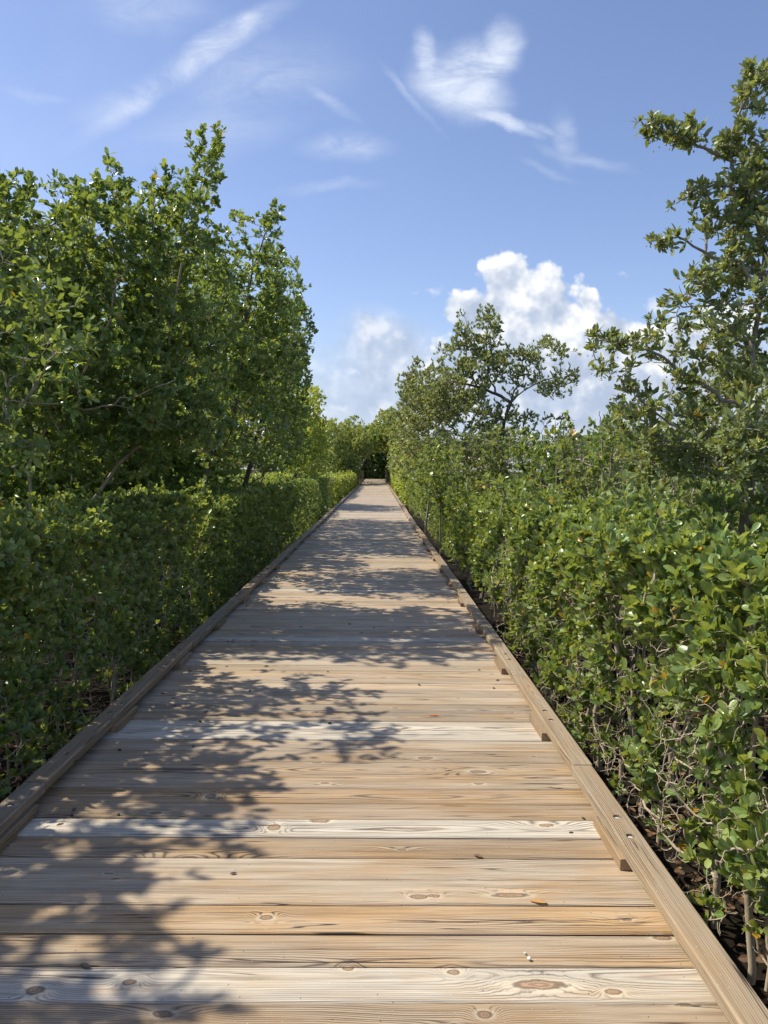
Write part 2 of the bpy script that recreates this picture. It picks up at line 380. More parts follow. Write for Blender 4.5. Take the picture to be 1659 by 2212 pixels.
M['orange_leaf'] = simple('orange_dry_leaf', (0.52, 0.20, 0.05), 0.6, (0.40, 0.15, 0.05), 80)
M['seed'] = simple('dark_seed', (0.030, 0.022, 0.018), 0.7, (0.06, 0.045, 0.03), 120)
M['pebble'] = simple('white_pebble', (0.78, 0.76, 0.70), 0.7, (0.66, 0.62, 0.56), 150)
M['post'] = simple('post_wood', (0.16, 0.13, 0.10), 0.8, (0.24, 0.20, 0.15), 12)
M['lampgrey'] = simple('lamp_metal', (0.50, 0.50, 0.48), 0.5, (0.42, 0.42, 0.40), 40)

# ------------------------------------------------------------------ object helpers
def link(o, parent=None):
    C.objects.link(o)
    if parent is not None: o.parent = parent
    return o
def empty(name, label=None, cat=None, group=None, loc=(0, 0, 0)):
    o = bpy.data.objects.new(name, None); o.empty_display_size = 0.2; o.location = loc
    C.objects.link(o)
    tag(o, label, cat, group); return o
def tag(o, label=None, cat=None, group=None, kind=None):
    if label: o['label'] = label
    if cat: o['category'] = cat
    if group: o['group'] = group
    if kind: o['kind'] = kind
    return o

def mesh_np(name, V, faces, mat, parent=None, smooth=False, attrs=None, loc=None):
    """V (n,3); faces: list of integer arrays, each (k, corners)"""
    V = np.asarray(V, dtype=np.float32)
    if loc is not None: V = V - np.asarray(loc, dtype=np.float32)
    me = bpy.data.meshes.new(name)
    me.vertices.add(len(V)); me.vertices.foreach_set('co', V.ravel())
    loops = np.concatenate([f.ravel() for f in faces]).astype(np.int32)
    sizes = np.concatenate([np.full(len(f), f.shape[1], dtype=np.int32) for f in faces])
    starts = np.concatenate([[0], np.cumsum(sizes)[:-1]]).astype(np.int32)
    me.loops.add(len(loops)); me.loops.foreach_set('vertex_index', loops)
    me.polygons.add(len(sizes)); me.polygons.foreach_set('loop_start', starts)
    me.update(calc_edges=True)
    me.polygons.foreach_set('use_smooth', np.full(len(sizes), bool(smooth)))
    for k, arr in (attrs or {}).items():
        arr = np.asarray(arr, dtype=np.float32)
        if arr.shape[1] == 4:
            at_ = me.attributes.new(k, 'FLOAT_COLOR', 'POINT'); at_.data.foreach_set('color', arr.ravel())
        else:
            at_ = me.attributes.new(k, 'FLOAT_VECTOR', 'POINT'); at_.data.foreach_set('vector', arr.ravel())
    me.materials.append(mat)
    o = bpy.data.objects.new(name, me)
    if loc is not None: o.location = loc
    return link(o, parent)

# ------------------------------------------------------------------ plants
def norm(v): return v / (np.linalg.norm(v, axis=-1, keepdims=True) + 1e-9)

def tubes(P, Rd, sides):
    """P (B,K,3), Rd (B,K) -> verts, quads"""
    B, K, _ = P.shape
    Tn = norm(np.gradient(P, axis=1))
    ref = np.where(np.abs(Tn[..., 2:3]) > 0.9, np.array([1.0, 0, 0]), np.array([0, 0, 1.0]))
    ref = np.broadcast_to(ref[:, :1], Tn.shape)
    A = norm(np.cross(Tn, ref)); Bn = np.cross(Tn, A)
    th = np.arange(sides) * 2 * np.pi / sides
    V = P[:, :, None] + Rd[:, :, None, None] * (np.cos(th)[None, None, :, None] * A[:, :, None] + np.sin(th)[None, None, :, None] * Bn[:, :, None])
    V = V.reshape(-1, 3)
    b = np.arange(B)[:, None, None] * K * sides; k = np.arange(K - 1)[None, :, None] * sides; s = np.arange(sides)[None, None, :]
    s2 = (s + 1) % sides
    q = np.stack([b + k + s, b + k + s2, b + k + sides + s2, b + k + sides + s], axis=-1).reshape(-1, 4)
    return V, q

def resample(pts, K):
    pts = np.asarray(pts, float)
    # Catmull-Rom through the given points
    P = np.vstack([2 * pts[0] - pts[1], pts, 2 * pts[-1] - pts[-2]])
    out = []
    n = len(pts) - 1
    for t in np.linspace(0, n - 1e-6, K):
        i = int(t); f = t - i
        p0, p1, p2, p3 = P[i:i + 4]
        out.append(0.5 * ((2 * p1) + (-p0 + p2) * f + (2 * p0 - 5 * p1 + 4 * p2 - p3) * f * f + (-p0 + 3 * p1 - 3 * p2 + p3) * f ** 3))
    return np.array(out)

class Skeleton:
    KL = 14; KB = 6; mn = 0.3
    def __init__(s, limbs, rng, pref=0.45):
        s.rng = rng
        s.br = []                                # (pts, parent branch, parent k)
        s.npos = []; s.ndir = []; s.nref = []; s.npath = []
        s.pref = pref
        for L in limbs: s.add_limb(L)
        s.nl = len(s.br)
    def add_limb(s, L):
        pts = resample(L, s.KL)
        pts[1:-1] += s.rng.normal(0, 0.012, (s.KL - 2, 3))
        base = 0.0; pb = (-1, 0)
        if s.npos:
            d = np.linalg.norm(np.array(s.npos) - pts[0], axis=1); i = int(d.argmin())
            if d[i] < 0.15: base = s.npath[i]; pb = s.nref[i]
        s.br.append((pts, *pb))
        d = norm(np.gradient(pts, axis=0)); ln = base + np.concatenate([[0], np.cumsum(np.linalg.norm(np.diff(pts, axis=0), axis=1))])
        for k in range(1, s.KL):
            s.npos.append(pts[k]); s.ndir.append(d[k]); s.nref.append((len(s.br) - 1, k)); s.npath.append(ln[k])
    def grow(s, tips, up=0.35, out=None, wob=0.05):
        tips = np.asarray(tips); n = len(tips)
        order = s.rng.permutation(n)
        i = 0; s.tip_pts = []
        while i < n:
            m = max(25, int(i * 0.35)); idx = order[i:i + m]; i += m
            kd = kdtree.KDTree(len(s.npos))
            for j, p in enumerate(s.npos): kd.insert(p, j)
            kd.balance()
            tp = tips[idx]; par = []
            for p in tp:
                c = kd.find_n(p, 6)
                best = min(c, key=lambda q: q[2] + s.pref * s.npath[q[1]] * 0.25 + (0.0 if s.npos[q[1]][2] < p[2] + 0.05 else 0.12))
                par.append(best[1])
            p0 = np.array([s.npos[j] for j in par]); d0 = np.array([s.ndir[j] for j in par])
            pl = np.array([s.npath[j] for j in par])
            dt = tp - p0; L = np.linalg.norm(dt, axis=1, keepdims=True) + 1e-6; dn = dt / L
            m0 = norm(d0 * 0.6 + dn + s.rng.normal(0, 0.2, dn.shape)) * L
            m1 = norm(dn + np.array([0, 0, up]) + s.rng.normal(0, s.mn, dn.shape)) * L
            t = np.linspace(0, 1, s.KB)[None, :, None]
            h = (2 * t**3 - 3 * t**2 + 1) * p0[:, None] + (t**3 - 2 * t**2 + t) * m0[:, None] + (-2 * t**3 + 3 * t**2) * tp[:, None] + (t**3 - t**2) * m1[:, None]
            h[:, 1:-1] += s.rng.normal(0, 1, h[:, 1:-1].shape) * (L[:, None] * wob)
            dd = norm(np.gradient(h, axis=1)); seg = np.concatenate([np.zeros((len(h), 1)), np.cumsum(np.linalg.norm(np.diff(h, axis=1), axis=2), axis=1)], axis=1)
            for q in range(len(h)):
                s.br.append((h[q], *s.nref[par[q]]))
                bi = len(s.br) - 1
                for k in range(2, s.KB):
                    s.npos.append(h[q, k]); s.ndir.append(dd[q, k]); s.nref.append((bi, k)); s.npath.append(pl[q] + seg[q, k])
    def radii(s, rtip=0.0018, rmin_limb=0.0, rmax=1.0, expo=0.5):
        nb = len(s.br); S = [np.zeros(len(b[0])) for b in s.br]; Rd = [None] * nb
        for i in range(nb - 1, -1, -1):
            pts, pb, pk = s.br[i]
            A = rtip ** 2 + np.cumsum(S[i][::-1])[::-1]
            taper = np.linspace(1.0, 0.75, len(pts))
            Rd[i] = np.minimum(np.power(A / rtip**2, expo) * rtip, rmax) * (taper if i >= s.nl else np.linspace(1.05, 0.8, len(pts)))
            if i < s.nl: Rd[i] = np.maximum(Rd[i], rmin_limb * np.linspace(1.0, 0.35, len(pts)))
            if pb >= 0 and pb < nb: S[pb][pk] += A[0]
        return Rd

LEAF_T = {}
def leaf_template(kind):
    if kind in LEAF_T: return LEAF_T[kind]
    if kind == 'hi': ys = [0, .10, .30, .55, .78, .93, 1.0]; ws = [0, .045, .165, .245, .235, .145, 0]
    elif kind == 'hi_long': ys = [0, .12, .32, .55, .78, .92, 1.0]; ws = [0, .05, .15, .19, .14, .07, 0]
    elif kind == 'mid': ys = [0, .33, .70, 1.0]; ws = [0, .20, .235, 0]
    elif kind == 'mid_long': ys = [0, .33, .66, 1.0]; ws = [0, .16, .17, 0]
    else: ys = [0, .55, 1.0]; ws = [0, .30 if kind == 'low' else .21, 0]
    V = []; W = []; mid = []; Lf = []; Rt = []
    for y, w in zip(ys, ws):
        zc = -0.10 * (y ** 2) + 0.03 * y
        if w == 0: V.append((0, y, zc)); W.append(0.0); mid.append(len(V) - 1); Lf.append(None); Rt.append(None)
        else:
            if kind.startswith('low'): mid.append(None)
            else: V.append((0, y, zc)); W.append(0.0); mid.append(len(V) - 1)
            V.append((-w, y, zc + w * 0.28)); W.append(1.0); Lf.append(len(V) - 1)
            V.append((w, y, zc + w * 0.28)); W.append(1.0); Rt.append(len(V) - 1)
    tris, quads = [], []
    if kind.startswith('low'):
        tris = [(mid[0], Rt[1], Lf[1]), (Lf[1], Rt[1], mid[2])]
    else:
        n = len(ys)
        for i in range(n - 1):
            if Lf[i] is None:
                tris += [(mid[i], Rt[i+1], mid[i+1]), (mid[i], mid[i+1], Lf[i+1])]
            elif Lf[i+1] is None:
                tris += [(mid[i], Rt[i], mid[i+1]), (mid[i], mid[i+1], Lf[i])]
            else:
                quads += [(mid[i], Rt[i], Rt[i+1], mid[i+1]), (mid[i], mid[i+1], Lf[i+1], Lf[i])]
    LEAF_T[kind] = (np.array(V, float), np.array(W), np.array(tris, int).reshape(-1, 3), np.array(quads, int).reshape(-1, 4))
    return LEAF_T[kind]

def leaf_mesh(name, pos, d, nrm, size, rnd, kindv, tmpl, mat, parent):
    V0, W0, tr, qd = leaf_template(tmpl)
    side = norm(np.cross(d, nrm)); nrm = np.cross(side, d)
    N = len(pos); k = len(V0)
    V = pos[:, None] + size[:, None, None] * (V0[None, :, 0:1] * side[:, None] + V0[None, :, 1:2] * d[:, None] + V0[None, :, 2:3] * nrm[:, None])
    off = (np.arange(N) * k)[:, None, None]
    faces = []
    if len(tr): faces.append((tr[None] + off).reshape(-1, 3))
    if len(qd): faces.append((qd[None] + off).reshape(-1, 4))
    a = np.ones((N, k, 4), dtype=np.float32)
    a[..., 0] = rnd[:, None]; a[..., 1] = kindv[:, None]; a[..., 2] = W0[None]
    return mesh_np(name, V.reshape(-1, 3), faces, mat, parent, smooth=True, attrs={'leaf': a.reshape(-1, 4)})

def make_leaves(rng, br, nleaf, size, tmpl, mat, parent, span=0.6, spread=(25, 80), up=0.35, name='foliage', yellow=0.01, young_at=None, sizej=0.32, keep=None, droop=0.0):
    """leaves in whorls along the last part of every twig in br (B,K,3)"""
    P = np.array([b[0] for b in br]); B, K, _ = P.shape
    if B == 0: return None
    L = np.linalg.norm(P[:, -1] - P[:, 0], axis=1)
    n = nleaf
    # distance back from the tip in metres: half right at the tip, the rest spread along the twig
    back = np.minimum(rng.random((B, n)) ** 1.15 * span, 0.97)
    t = (1 - back) * (K - 1)
    i = np.minimum(t.astype(int), K - 2); f = (t - i)[..., None]
    bi = np.arange(B)[:, None]
    pos = P[bi, i] * (1 - f) + P[bi, i + 1] * f
    Tn = norm(P[bi, i + 1] - P[bi, i])
    A = norm(np.cross(Tn, rng.normal(0, 1, Tn.shape))); 
    th = np.radians(rng.uniform(spread[0], spread[1], (B, n)))[..., None]
    d = norm(np.cos(th) * Tn + np.sin(th) * A + np.array([0, 0, up]) + rng.normal(0, 0.12, Tn.shape))
    nr = norm(Tn * 0.7 + np.array([0, 0, 0.75]) + rng.normal(0, 0.45, Tn.shape))
    if droop: d = norm(d + np.array([0, 0, -droop]) * rng.random((B, n, 1)))
    nr = norm(nr - (nr * d).sum(-1, keepdims=True) * d)
    sz = size * (1 + rng.normal(0, sizej, (B, n))).clip(0.45, 1.7)
    tw = rng.random((B, 1)) * 0.5
    rnd = (tw + rng.random((B, n)) * 0.45 + (back < 0.12) * 0.15).clip(0, 1)
    kv = (rng.random((B, n)) < yellow).astype(float)
    fl = lambda a: a.reshape(-1, a.shape[-1]) if a.ndim == 3 else a.reshape(-1)
    pos, d, nr, sz, rnd, kv = map(fl, (pos, d, nr, sz, rnd, kv))
    if keep is not None:
        k = keep(pos); pos, d, nr, sz, rnd, kv = pos[k], d[k], nr[k], sz[k], rnd[k], kv[k]
    return leaf_mesh(name, pos, d, nr, sz, rnd, kv, tmpl, mat, parent)

def wood_meshes(sk, Rd, parent, mat_trunk, mat_twig, split=0.006, twig_sides=3, trunk_name='trunk', twig_min=0.0):
    V0 = []; F0 = []; o = 0
    if sk.nl:
        P = np.array([b[0] for b in sk.br[:sk.nl]]); Q = np.array(Rd[:sk.nl])
        v, q = tubes(P, Q, 8); V0.append(v); F0.append(q); o += len(v)
    P = np.array([b[0] for b in sk.br[sk.nl:]]); Q = np.array(Rd[sk.nl:])
    big = Q[:, 0] > split
    if big.any():
        v, q = tubes(P[big], Q[big], 6); V0.append(v); F0.append(q + o)
    if V0: mesh_np(trunk_name, np.vstack(V0), [np.vstack(F0)], mat_trunk, parent, smooth=True)
    sm = ~big & (Q[:, 0] > twig_min)
    if sm.any():
        v, q = tubes(P[sm], Q[sm], twig_sides); mesh_np('twigs', v, [q], mat_twig, parent, smooth=True)

def gap_ok(p, scale, thr, seed):
    return mnoise.noise(Vector((p[0] * scale + seed, p[1] * scale, p[2] * scale))) > thr

def blob_tips(rng, blobs, density, hollow=0.55, gaps=(1.6, -0.25), zmin=-0.4, seed=0.0):
    """blobs: (x, y, D, rx_px, ry_px, rdepth_m) seen from the walk; returns points inside"""
    out = []
    for b in blobs:
        x, y, D, rx, ry, rd = b[:6]
        c = at(x, y, D); r = np.array((rx * D / F_PX, rd, ry * D / F_PX))
        n = max(3, int(density * (b[6] if len(b) > 6 else 1.0) * 4.19 * r.prod()))
        q = rng.normal(0, 1, (n * 2, 3)); q = norm(q) * rng.random((n * 2, 1)) ** (1 / 3.0)
        rr = np.linalg.norm(q, axis=1)
        q = q[(rr > hollow) | (rng.random(len(q)) < 0.3)][:n]
        lump = np.array([1 + 0.22 * mnoise.noise(Vector(tuple(v * 2.2 + seed + x))) for v in q])
        p = c + q * r * lump[:, None]
        k = [i for i in range(len(p)) if p[i][2] > zmin and gap_ok(p[i], gaps[0], gaps[1], seed)]
        out.append(p[k])
    return np.vstack(out)

GROUND_Z = -0.62

def tree(name, label, cat, group, seed, limbs, blobs, density, nleaf, leaf_size, tmpl, leaf_mat, bark='bark', twig='twig',
         hollow=0.5, gaps=(1.6, -0.25), up=0.35, rtip=0.0018, rmin=0.03, yellow=0.01, span=0.7, spread=(25, 80), fruit=0, split=0.006,
         extra_tips=None, wob=0.05, twig_sides=3, zmin=-0.3, leaf_up=0.35, bare=0, twig_min=0.0, expo=0.47):
    rng = np.random.default_rng(seed)
    base = limbs[0][0]
    root = empty(name, label, cat, group)
    sk = Skeleton([np.array(L, float) for L in limbs], rng)
    tips = blob_tips(rng, blobs, density, hollow, gaps, zmin, seed * 1.7)
    if extra_tips is not None: tips = np.vstack([tips, extra_tips])
    sk.grow(tips, up=up, wob=wob)
    nb = len(sk.br)
    leafy = sk.br[sk.nl:]
    if bare:                                            # leafless inner twigs
        lo = blob_tips(rng, [(*b[:3], b[3] * .8, b[4] * .8, b[5] * .8) for b in blobs[:3]], bare, 0.0, gaps, zmin, seed)
        sk.grow(lo, up=0.1, wob=0.08)
    Rd = sk.radii(rtip, rmin, expo=expo)
    wood_meshes(sk, Rd, root, M[bark], M[twig], split=split, twig_sides=twig_sides, twig_min=twig_min)
    make_leaves(rng, leafy, nleaf, leaf_size, tmpl, M[leaf_mat], root, name='crown', span=span, spread=spread, up=leaf_up, yellow=yellow)
    if fruit:
        fruit_mesh(rng, leafy, fruit, root)
    return root

def fruit_mesh(rng, leafy, frac, root, size=0.011):
    P = np.array([b[0] for b in leafy]); k = rng.random(len(P)) < frac
    E = P[k, -1]; n = 9
    pos = (E[:, None] + rng.normal(0, 0.018, (len(E), n, 3)) + np.array([0, 0, -0.012])).reshape(-1, 3)
    d = norm(rng.normal(0, 1, pos.shape) + np.array([0, 0, -0.6])); a = norm(np.cross(d, rng.normal(0, 1, pos.shape))); b = np.cross(d, a)
    s = size * rng.uniform(0.7, 1.2, (len(pos), 1))
    V = np.stack([pos - d * s, pos + a * s * .5, pos + b * s * .5, pos - a * s * .5, pos - b * s * .5, pos + d * s], axis=1).reshape(-1, 3)
    t = np.array([(0, 2, 1), (0, 3, 2), (0, 4, 3), (0, 1, 4), (5, 1, 2), (5, 2, 3), (5, 3, 4), (5, 4, 1)])
    F = (t[None] + (np.arange(len(pos)) * 6)[:, None, None]).reshape(-1, 3)
    mesh_np('fruit', V, [F], M['fruit'], root, smooth=True)

def hedge(name, label, group, seed, x0, x1, y0, y1, top, n_tips, nleaf, leaf_size, tmpl, leaf_mat, stems, side=-1, lump=0.12,
          n_bare=0, undercut=0.25, split=0.005, face_frac=0.5, rtip=0.0017, keep_low=0.25, yellow=0.010, yweight=1.0, twig_sides=3, up=0.5, twig_min=0.0, cat='hedge', midkeep=1.0, shoots=0.08):
    """a clipped row of shrubs: face at x0 (towards the walk), back at x1; leaves on the face and the top"""
    rng = np.random.default_rng(seed)
    root = empty(name, label, cat, group)
    g = GROUND_Z
    def topz(x, y):
        return top + lump * mnoise.noise(Vector((x * 1.3 + seed, y * 1.1, 0.3))) + lump * 0.8 * mnoise.noise(Vector((x * 0.5, y * 0.35 + seed, 7.3))) + 0.5 * lump * mnoise.noise(Vector((x * 4 + seed, y * 4, 2.3)))
    def facex(y, z):
        f = (z - g) / (top - g)
        return x0 + side * -1 * 0 + (x1 - x0) / abs(x1 - x0) * (undercut * (1 - min(1, max(0, f * 1.6))) ** 1.3 + lump * 0.9 * (mnoise.noise(Vector((y * 1.4, z * 1.6, seed))) + .4 * mnoise.noise(Vector((y * 4.4, z * 4.6, seed)))))
    sgn = 1 if x1 > x0 else -1
    W = abs(x1 - x0)
    def ry():
        return y0 + (y1 - y0) * rng.random() ** yweight
    limbs = []
    for _ in range(stems):
        y = ry(); x = x0 + sgn * (0.18 + (W - 0.2) * rng.random() ** 1.3)
        h = topz(x, y) - g - rng.uniform(0.08, 0.45)
        lean = np.array((rng.normal(0, 0.16), rng.normal(0, 0.22), 0))
        pts = [np.array((x, y, g - 0.05)), np.array((x, y, g)) + lean * .35 + (0, 0, h * .35), np.array((x, y, g)) + lean * .6 + rng.normal(0, .04, 3) * (1, 1, 0) + (0, 0, h * .7), np.array((x, y, g)) + lean + (0, 0, h)]
        for p in pts[1:]:
            if sgn * (p[0] - x0) < 0.10: p[0] = x0 + sgn * 0.10
        limbs.append(pts)
    tips = []
    while len(tips) < n_tips:
        y = ry()
        if rng.random() < face_frac:
            z = g + 0.10 + (top - g) * rng.random() ** 0.75
            if z < 0.1 and rng.random() > keep_low + (z - g) / (0.1 - g) * 0.6: continue
            if z < top - 0.33 and rng.random() > midkeep: continue
            x = facex(y, z) + sgn * rng.exponential(0.10)
            if z > topz(x, y): continue
        else:
            x = x0 + sgn * (W * rng.random()); z = topz(x, y) - rng.exponential(0.09)
            if z < g + 0.1 or sgn * (x - facex(y, z)) < 0: continue
            if rng.random() < shoots: z += rng.uniform(0.04, 0.2)
        if not gap_ok((x, y, z), 2.3, -0.32, seed) : continue
        tips.append((x, y, z))
    sk = Skeleton(limbs, rng, pref=0.1)
    sk.grow(tips, up=up, wob=0.04)
    leafy = sk.br[sk.nl:]
    if n_bare:
        sk.mn = 0.08
        bt = []
        while len(bt) < n_bare:
            y = ry(); z = g + (top - g) * rng.uniform(0.1, 0.9)
            x = facex(y, z) + sgn * (rng.exponential(0.10) - 0.03)
            bt.append((x, y, z))
        sk.grow(np.array(bt), up=0.5, wob=0.022)
    Rd = sk.radii(rtip, 0.005, rmax=0.015, expo=0.36)
    wood_meshes(sk, Rd, root, M['twig'], M['twig'], split=split, trunk_name='stems', twig_sides=twig_sides, twig_min=twig_min)
    make_leaves(rng, leafy, nleaf, leaf_size, tmpl, M[leaf_mat], root, name='foliage', span=0.75, spread=(15, 80), up=0.7, yellow=yellow)
    return root

# ------------------------------------------------------------------ ground
def build_ground():
    n = 60
    xs = np.linspace(-1, 1, n); xs = np.sign(xs) * np.abs(xs) ** 3 * 600
    ys = np.linspace(-1, 1, n); ys = np.sign(ys) * np.abs(ys) ** 3 * 600 + 20
    X, Y = np.meshgrid(xs, ys); Z = np.full_like(X, GROUND_Z)
    for i in range(n):
        for j in range(n): Z[i, j] += 0.05 * mnoise.noise(Vector((X[i, j] * .6, Y[i, j] * .6, 0)))
    idx = np.arange(n * n).reshape(n, n)
    F = np.stack([idx[:-1, :-1], idx[:-1, 1:], idx[1:, 1:], idx[1:, :-1]], -1).reshape(-1, 4)
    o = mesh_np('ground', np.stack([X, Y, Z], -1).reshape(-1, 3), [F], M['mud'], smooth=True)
    tag(o, kind='structure')
    rng = np.random.default_rng(5)
    N = 9000
    side = rng.random(N) < 0.75
    x = np.where(side, rng.uniform(0.7, 4.0, N), rng.uniform(-4.0, -1.1, N)); y = 0.8 + 9 * rng.random(N) ** 1.5
    pos = np.stack([x, y, np.full(N, GROUND_Z + 0.045) + rng.random(N) * 0.05], -1)
    d = norm(np.stack([rng.normal(0, 1, N), rng.normal(0, 1, N), rng.normal(0, .3, N)], -1))
    nr = norm(np.stack([rng.normal(0, .4, N), rng.normal(0, .4, N), np.ones(N)], -1))
    lm = leaf_material('litter_leaf', (0.05, 0.028, 0.016), (0.15, 0.08, 0.04), (0.36, 0.20, 0.10), under=(0.3, 0.2, 0.12), trans=0.12, rough=0.6)
    o = leaf_mesh('leaf_litter', pos, d, nr, rng.uniform(.035, .065, N), rng.random(N), np.zeros(N), 'mid', lm, None)
    tag(o, 'brown and tan fallen leaves covering the dark mud under the hedges', 'leaf litter', kind='stuff')
build_ground()

# ------------------------------------------------------------------ boardwalk
XL, XR = -1.298, 0.836            # inner faces of the curb rails
CW = 0.089
END_Y = 67.0
PITCHB = 0.1425

def board_boxes(items, bevel=0.004, wave=True, seed=3):
    """items: (cx, cy, cz, len, wid, thick, axis 'x'|'y', tone(3), nseg) -> mesh arrays. top at cz"""
    V = []; F4 = []; Bd = []; Tn = []; o = 0
    for (cx, cy, cz, ln, wd, th, ax, tone, nseg, w) in items:
        prof = [(-wd/2, -th), (-wd/2, -bevel), (-wd/2 + bevel, 0), (wd/2 - bevel, 0), (wd/2, -bevel), (wd/2, -th)]
        arc = [-wd/2 - .03, -wd/2 - .004, -wd/2 + bevel, wd/2 - bevel, wd/2 + .004, wd/2 + .03]
        us = np.linspace(-ln/2, ln/2, nseg + 1)
        for u in us:
            bw = 0.0
            if wave: bw = 0.0016 * mnoise.noise(Vector((u * 1.3, w * 60, 1)))
            for (v, z), av in zip(prof, arc):
                vv = v + (bw if wave else 0)
                if ax == 'x': V.append((cx + u, cy + vv, cz + z))
                else: V.append((cx - vv, cy + u, cz + z))
                Bd.append((u, av, w)); Tn.append((*tone, 1))
        for s in range(nseg):
            for k in range(6):
                k2 = (k + 1) % 6
                F4.append((o + s*6 + k, o + s*6 + k2, o + s*6 + 6 + k2, o + s*6 + 6 + k))
        e = o + nseg * 6
        for q in (o, e):
            a = [(q, q+1, q+4, q+5), (q+1, q+2, q+3, q+4)]
            F4 += a if q == e else [t[::-1] for t in a]
        o += 6 * (nseg + 1)
    return np.array(V), np.array(F4), np.array(Bd), np.array(Tn)

def boards(name, items, mat, parent, **kw):
    V, F, Bd, Tn = board_boxes(items, **kw)
    if items[0][6] == 'x': F = F[:, ::-1]
    return mesh_np(name, V, [F], mat, parent, attrs={'board': Bd, 'tone': Tn})

def ring_top(hx, hy, z, x0, x1, y0, y1, r, n=16):
    """a rectangle with a round hole, drawn as a quad fan"""
    th = np.arange(n) * 2 * np.pi / n + np.pi / n
    inner = np.stack([hx + r * np.cos(th), hy + r * np.sin(th), np.full(n, z)], -1)
    out = []
    for t in th:
        c, s = math.cos(t), math.sin(t)
        kx = ((x1 - hx) if c > 0 else (hx - x0)) / max(abs(c), 1e-6); ky = ((y1 - hy) if s > 0 else (hy - y0)) / max(abs(s), 1e-6)
        k = min(kx, ky); out.append((hx + c * k, hy + s * k, z))
    return inner, np.array(out)

def rail_mesh(xc, ya, yb, ztop, th, wd, holes, tone, w, bend=0.0):
    """one curb timber along y with counterbored bolt holes in its top"""
    V, F, Bd, Tn = [], [], [], []
    def add(p, uv):
        V.append(p); Bd.append((uv[0], uv[1], w)); Tn.append((*tone, 1)); return len(V) - 1
    bv = 0.005
    xa, xb = xc - wd/2, xc + wd/2; xi, xj = xa + bv, xb - bv
    cuts = [ya]; spans = []
    for h in sorted(holes):
        if h - .03 > ya and h + .03 < yb: spans.append(h)
    segs = []; cur = ya
    for h in spans:
        segs.append((cur, h - .024, None)); segs.append((h - .024, h + .024, h)); cur = h + .024
    segs.append((cur, yb, None))
    Lc = (ya + yb) / 2
    for a, b, h in segs:
        for (pa, pb) in (((xa, ztop - th), (xa, ztop - bv)), ((xa, ztop - bv), (xi, ztop)), ((xj, ztop), (xb, ztop - bv)), ((xb, ztop - bv), (xb, ztop - th)), ((xb, ztop - th), (xa, ztop - th))):
            q = [add((pa[0], a, pa[1]), (a - Lc, pa[0] - xc + (pa[1]-ztop))), add((pa[0], b, pa[1]), (b - Lc, pa[0] - xc + (pa[1]-ztop))),
                 add((pb[0], b, pb[1]), (b - Lc, pb[0] - xc + (pb[1]-ztop))), add((pb[0], a, pb[1]), (a - Lc, pb[0] - xc + (pb[1]-ztop)))]
            F.append(tuple(q))
        if h is None:
            F.append((add((xi, a, ztop), (a - Lc, xi - xc)), add((xi, b, ztop), (b - Lc, xi - xc)), add((xj, b, ztop), (b - Lc, xj - xc)), add((xj, a, ztop), (a - Lc, xj - xc))))
        else:
            n = 16; inner, outer = ring_top(xc, h, ztop, xi, xj, a, b, 0.0155, n)
            ii = [add(tuple(p), (p[1] - Lc, p[0] - xc)) for p in inner]; oo = [add(tuple(p), (p[1] - Lc, p[0] - xc)) for p in outer]
            dz = 0.016
            jj = [add((p[0], p[1], ztop - dz), (p[1] - Lc, p[0] - xc)) for p in inner]
            for k in range(n):
                k2 = (k + 1) % n
                F.append((ii[k], ii[k2], oo[k2], oo[k])[::-1]); F.append((jj[k], jj[k2], ii[k2], ii[k])[::-1])
            for k in range(0, n - 2, 2):
                F.append((jj[0], jj[k+1], jj[k+2], jj[(k + 3) % n]) if k + 3 < n else (jj[0], jj[k+1], jj[k+2], jj[k+2]))
            # corners of the square left by the ring
            for cx_, cy_ in ((xi, a), (xi, b), (xj, a), (xj, b)):
                dd = [(abs(p[0] - cx_) + abs(p[1] - cy_), q) for p, q in zip(outer, oo)]; dd.sort()
                c = add((cx_, cy_, ztop), (cy_ - Lc, cx_ - xc)); F.append((c, dd[0][1], dd[1][1]))
    for yy, s in ((ya, 1), (yb, -1)):
        q = [add((p[0], yy, p[1]), ((yy - Lc) + .02 * k, p[0] - xc)) for k, p in enumerate(((xa, ztop - th), (xb, ztop - th), (xb, ztop - bv), (xj, ztop), (xi, ztop), (xa, ztop - bv)))]
        F.append(tuple(q) if s > 0 else tuple(q[::-1]))
    return V, F, Bd, Tn

def mesh_py(name, V, F, mat, parent=None, attrs=None, smooth=False):
    F = [tuple(dict.fromkeys(f)) for f in F]; F = [f for f in F if len(f) >= 3]
    groups = {}
    for f in F: groups.setdefault(len(f), []).append(f)
    return mesh_np(name, np.array(V), [np.array(g) for g in groups.values()], mat, parent, attrs=attrs, smooth=smooth)

def lathe(name, prof, loc, mat, parent, n=14, rot=None):
    V = [(r * math.cos(2*math.pi*k/n), r * math.sin(2*math.pi*k/n), z) for r, z in prof for k in range(n)]
    F = [(i*n + k, i*n + (k+1) % n, (i+1)*n + (k+1) % n, (i+1)*n + k) for i in range(len(prof)-1) for k in range(n)]
    F.append(tuple(range(n))[::-1]); F.append(tuple(range((len(prof)-1)*n, len(prof)*n)))
    o = mesh_py(name, V, F, mat, parent, smooth=False); o.location = loc
    return o

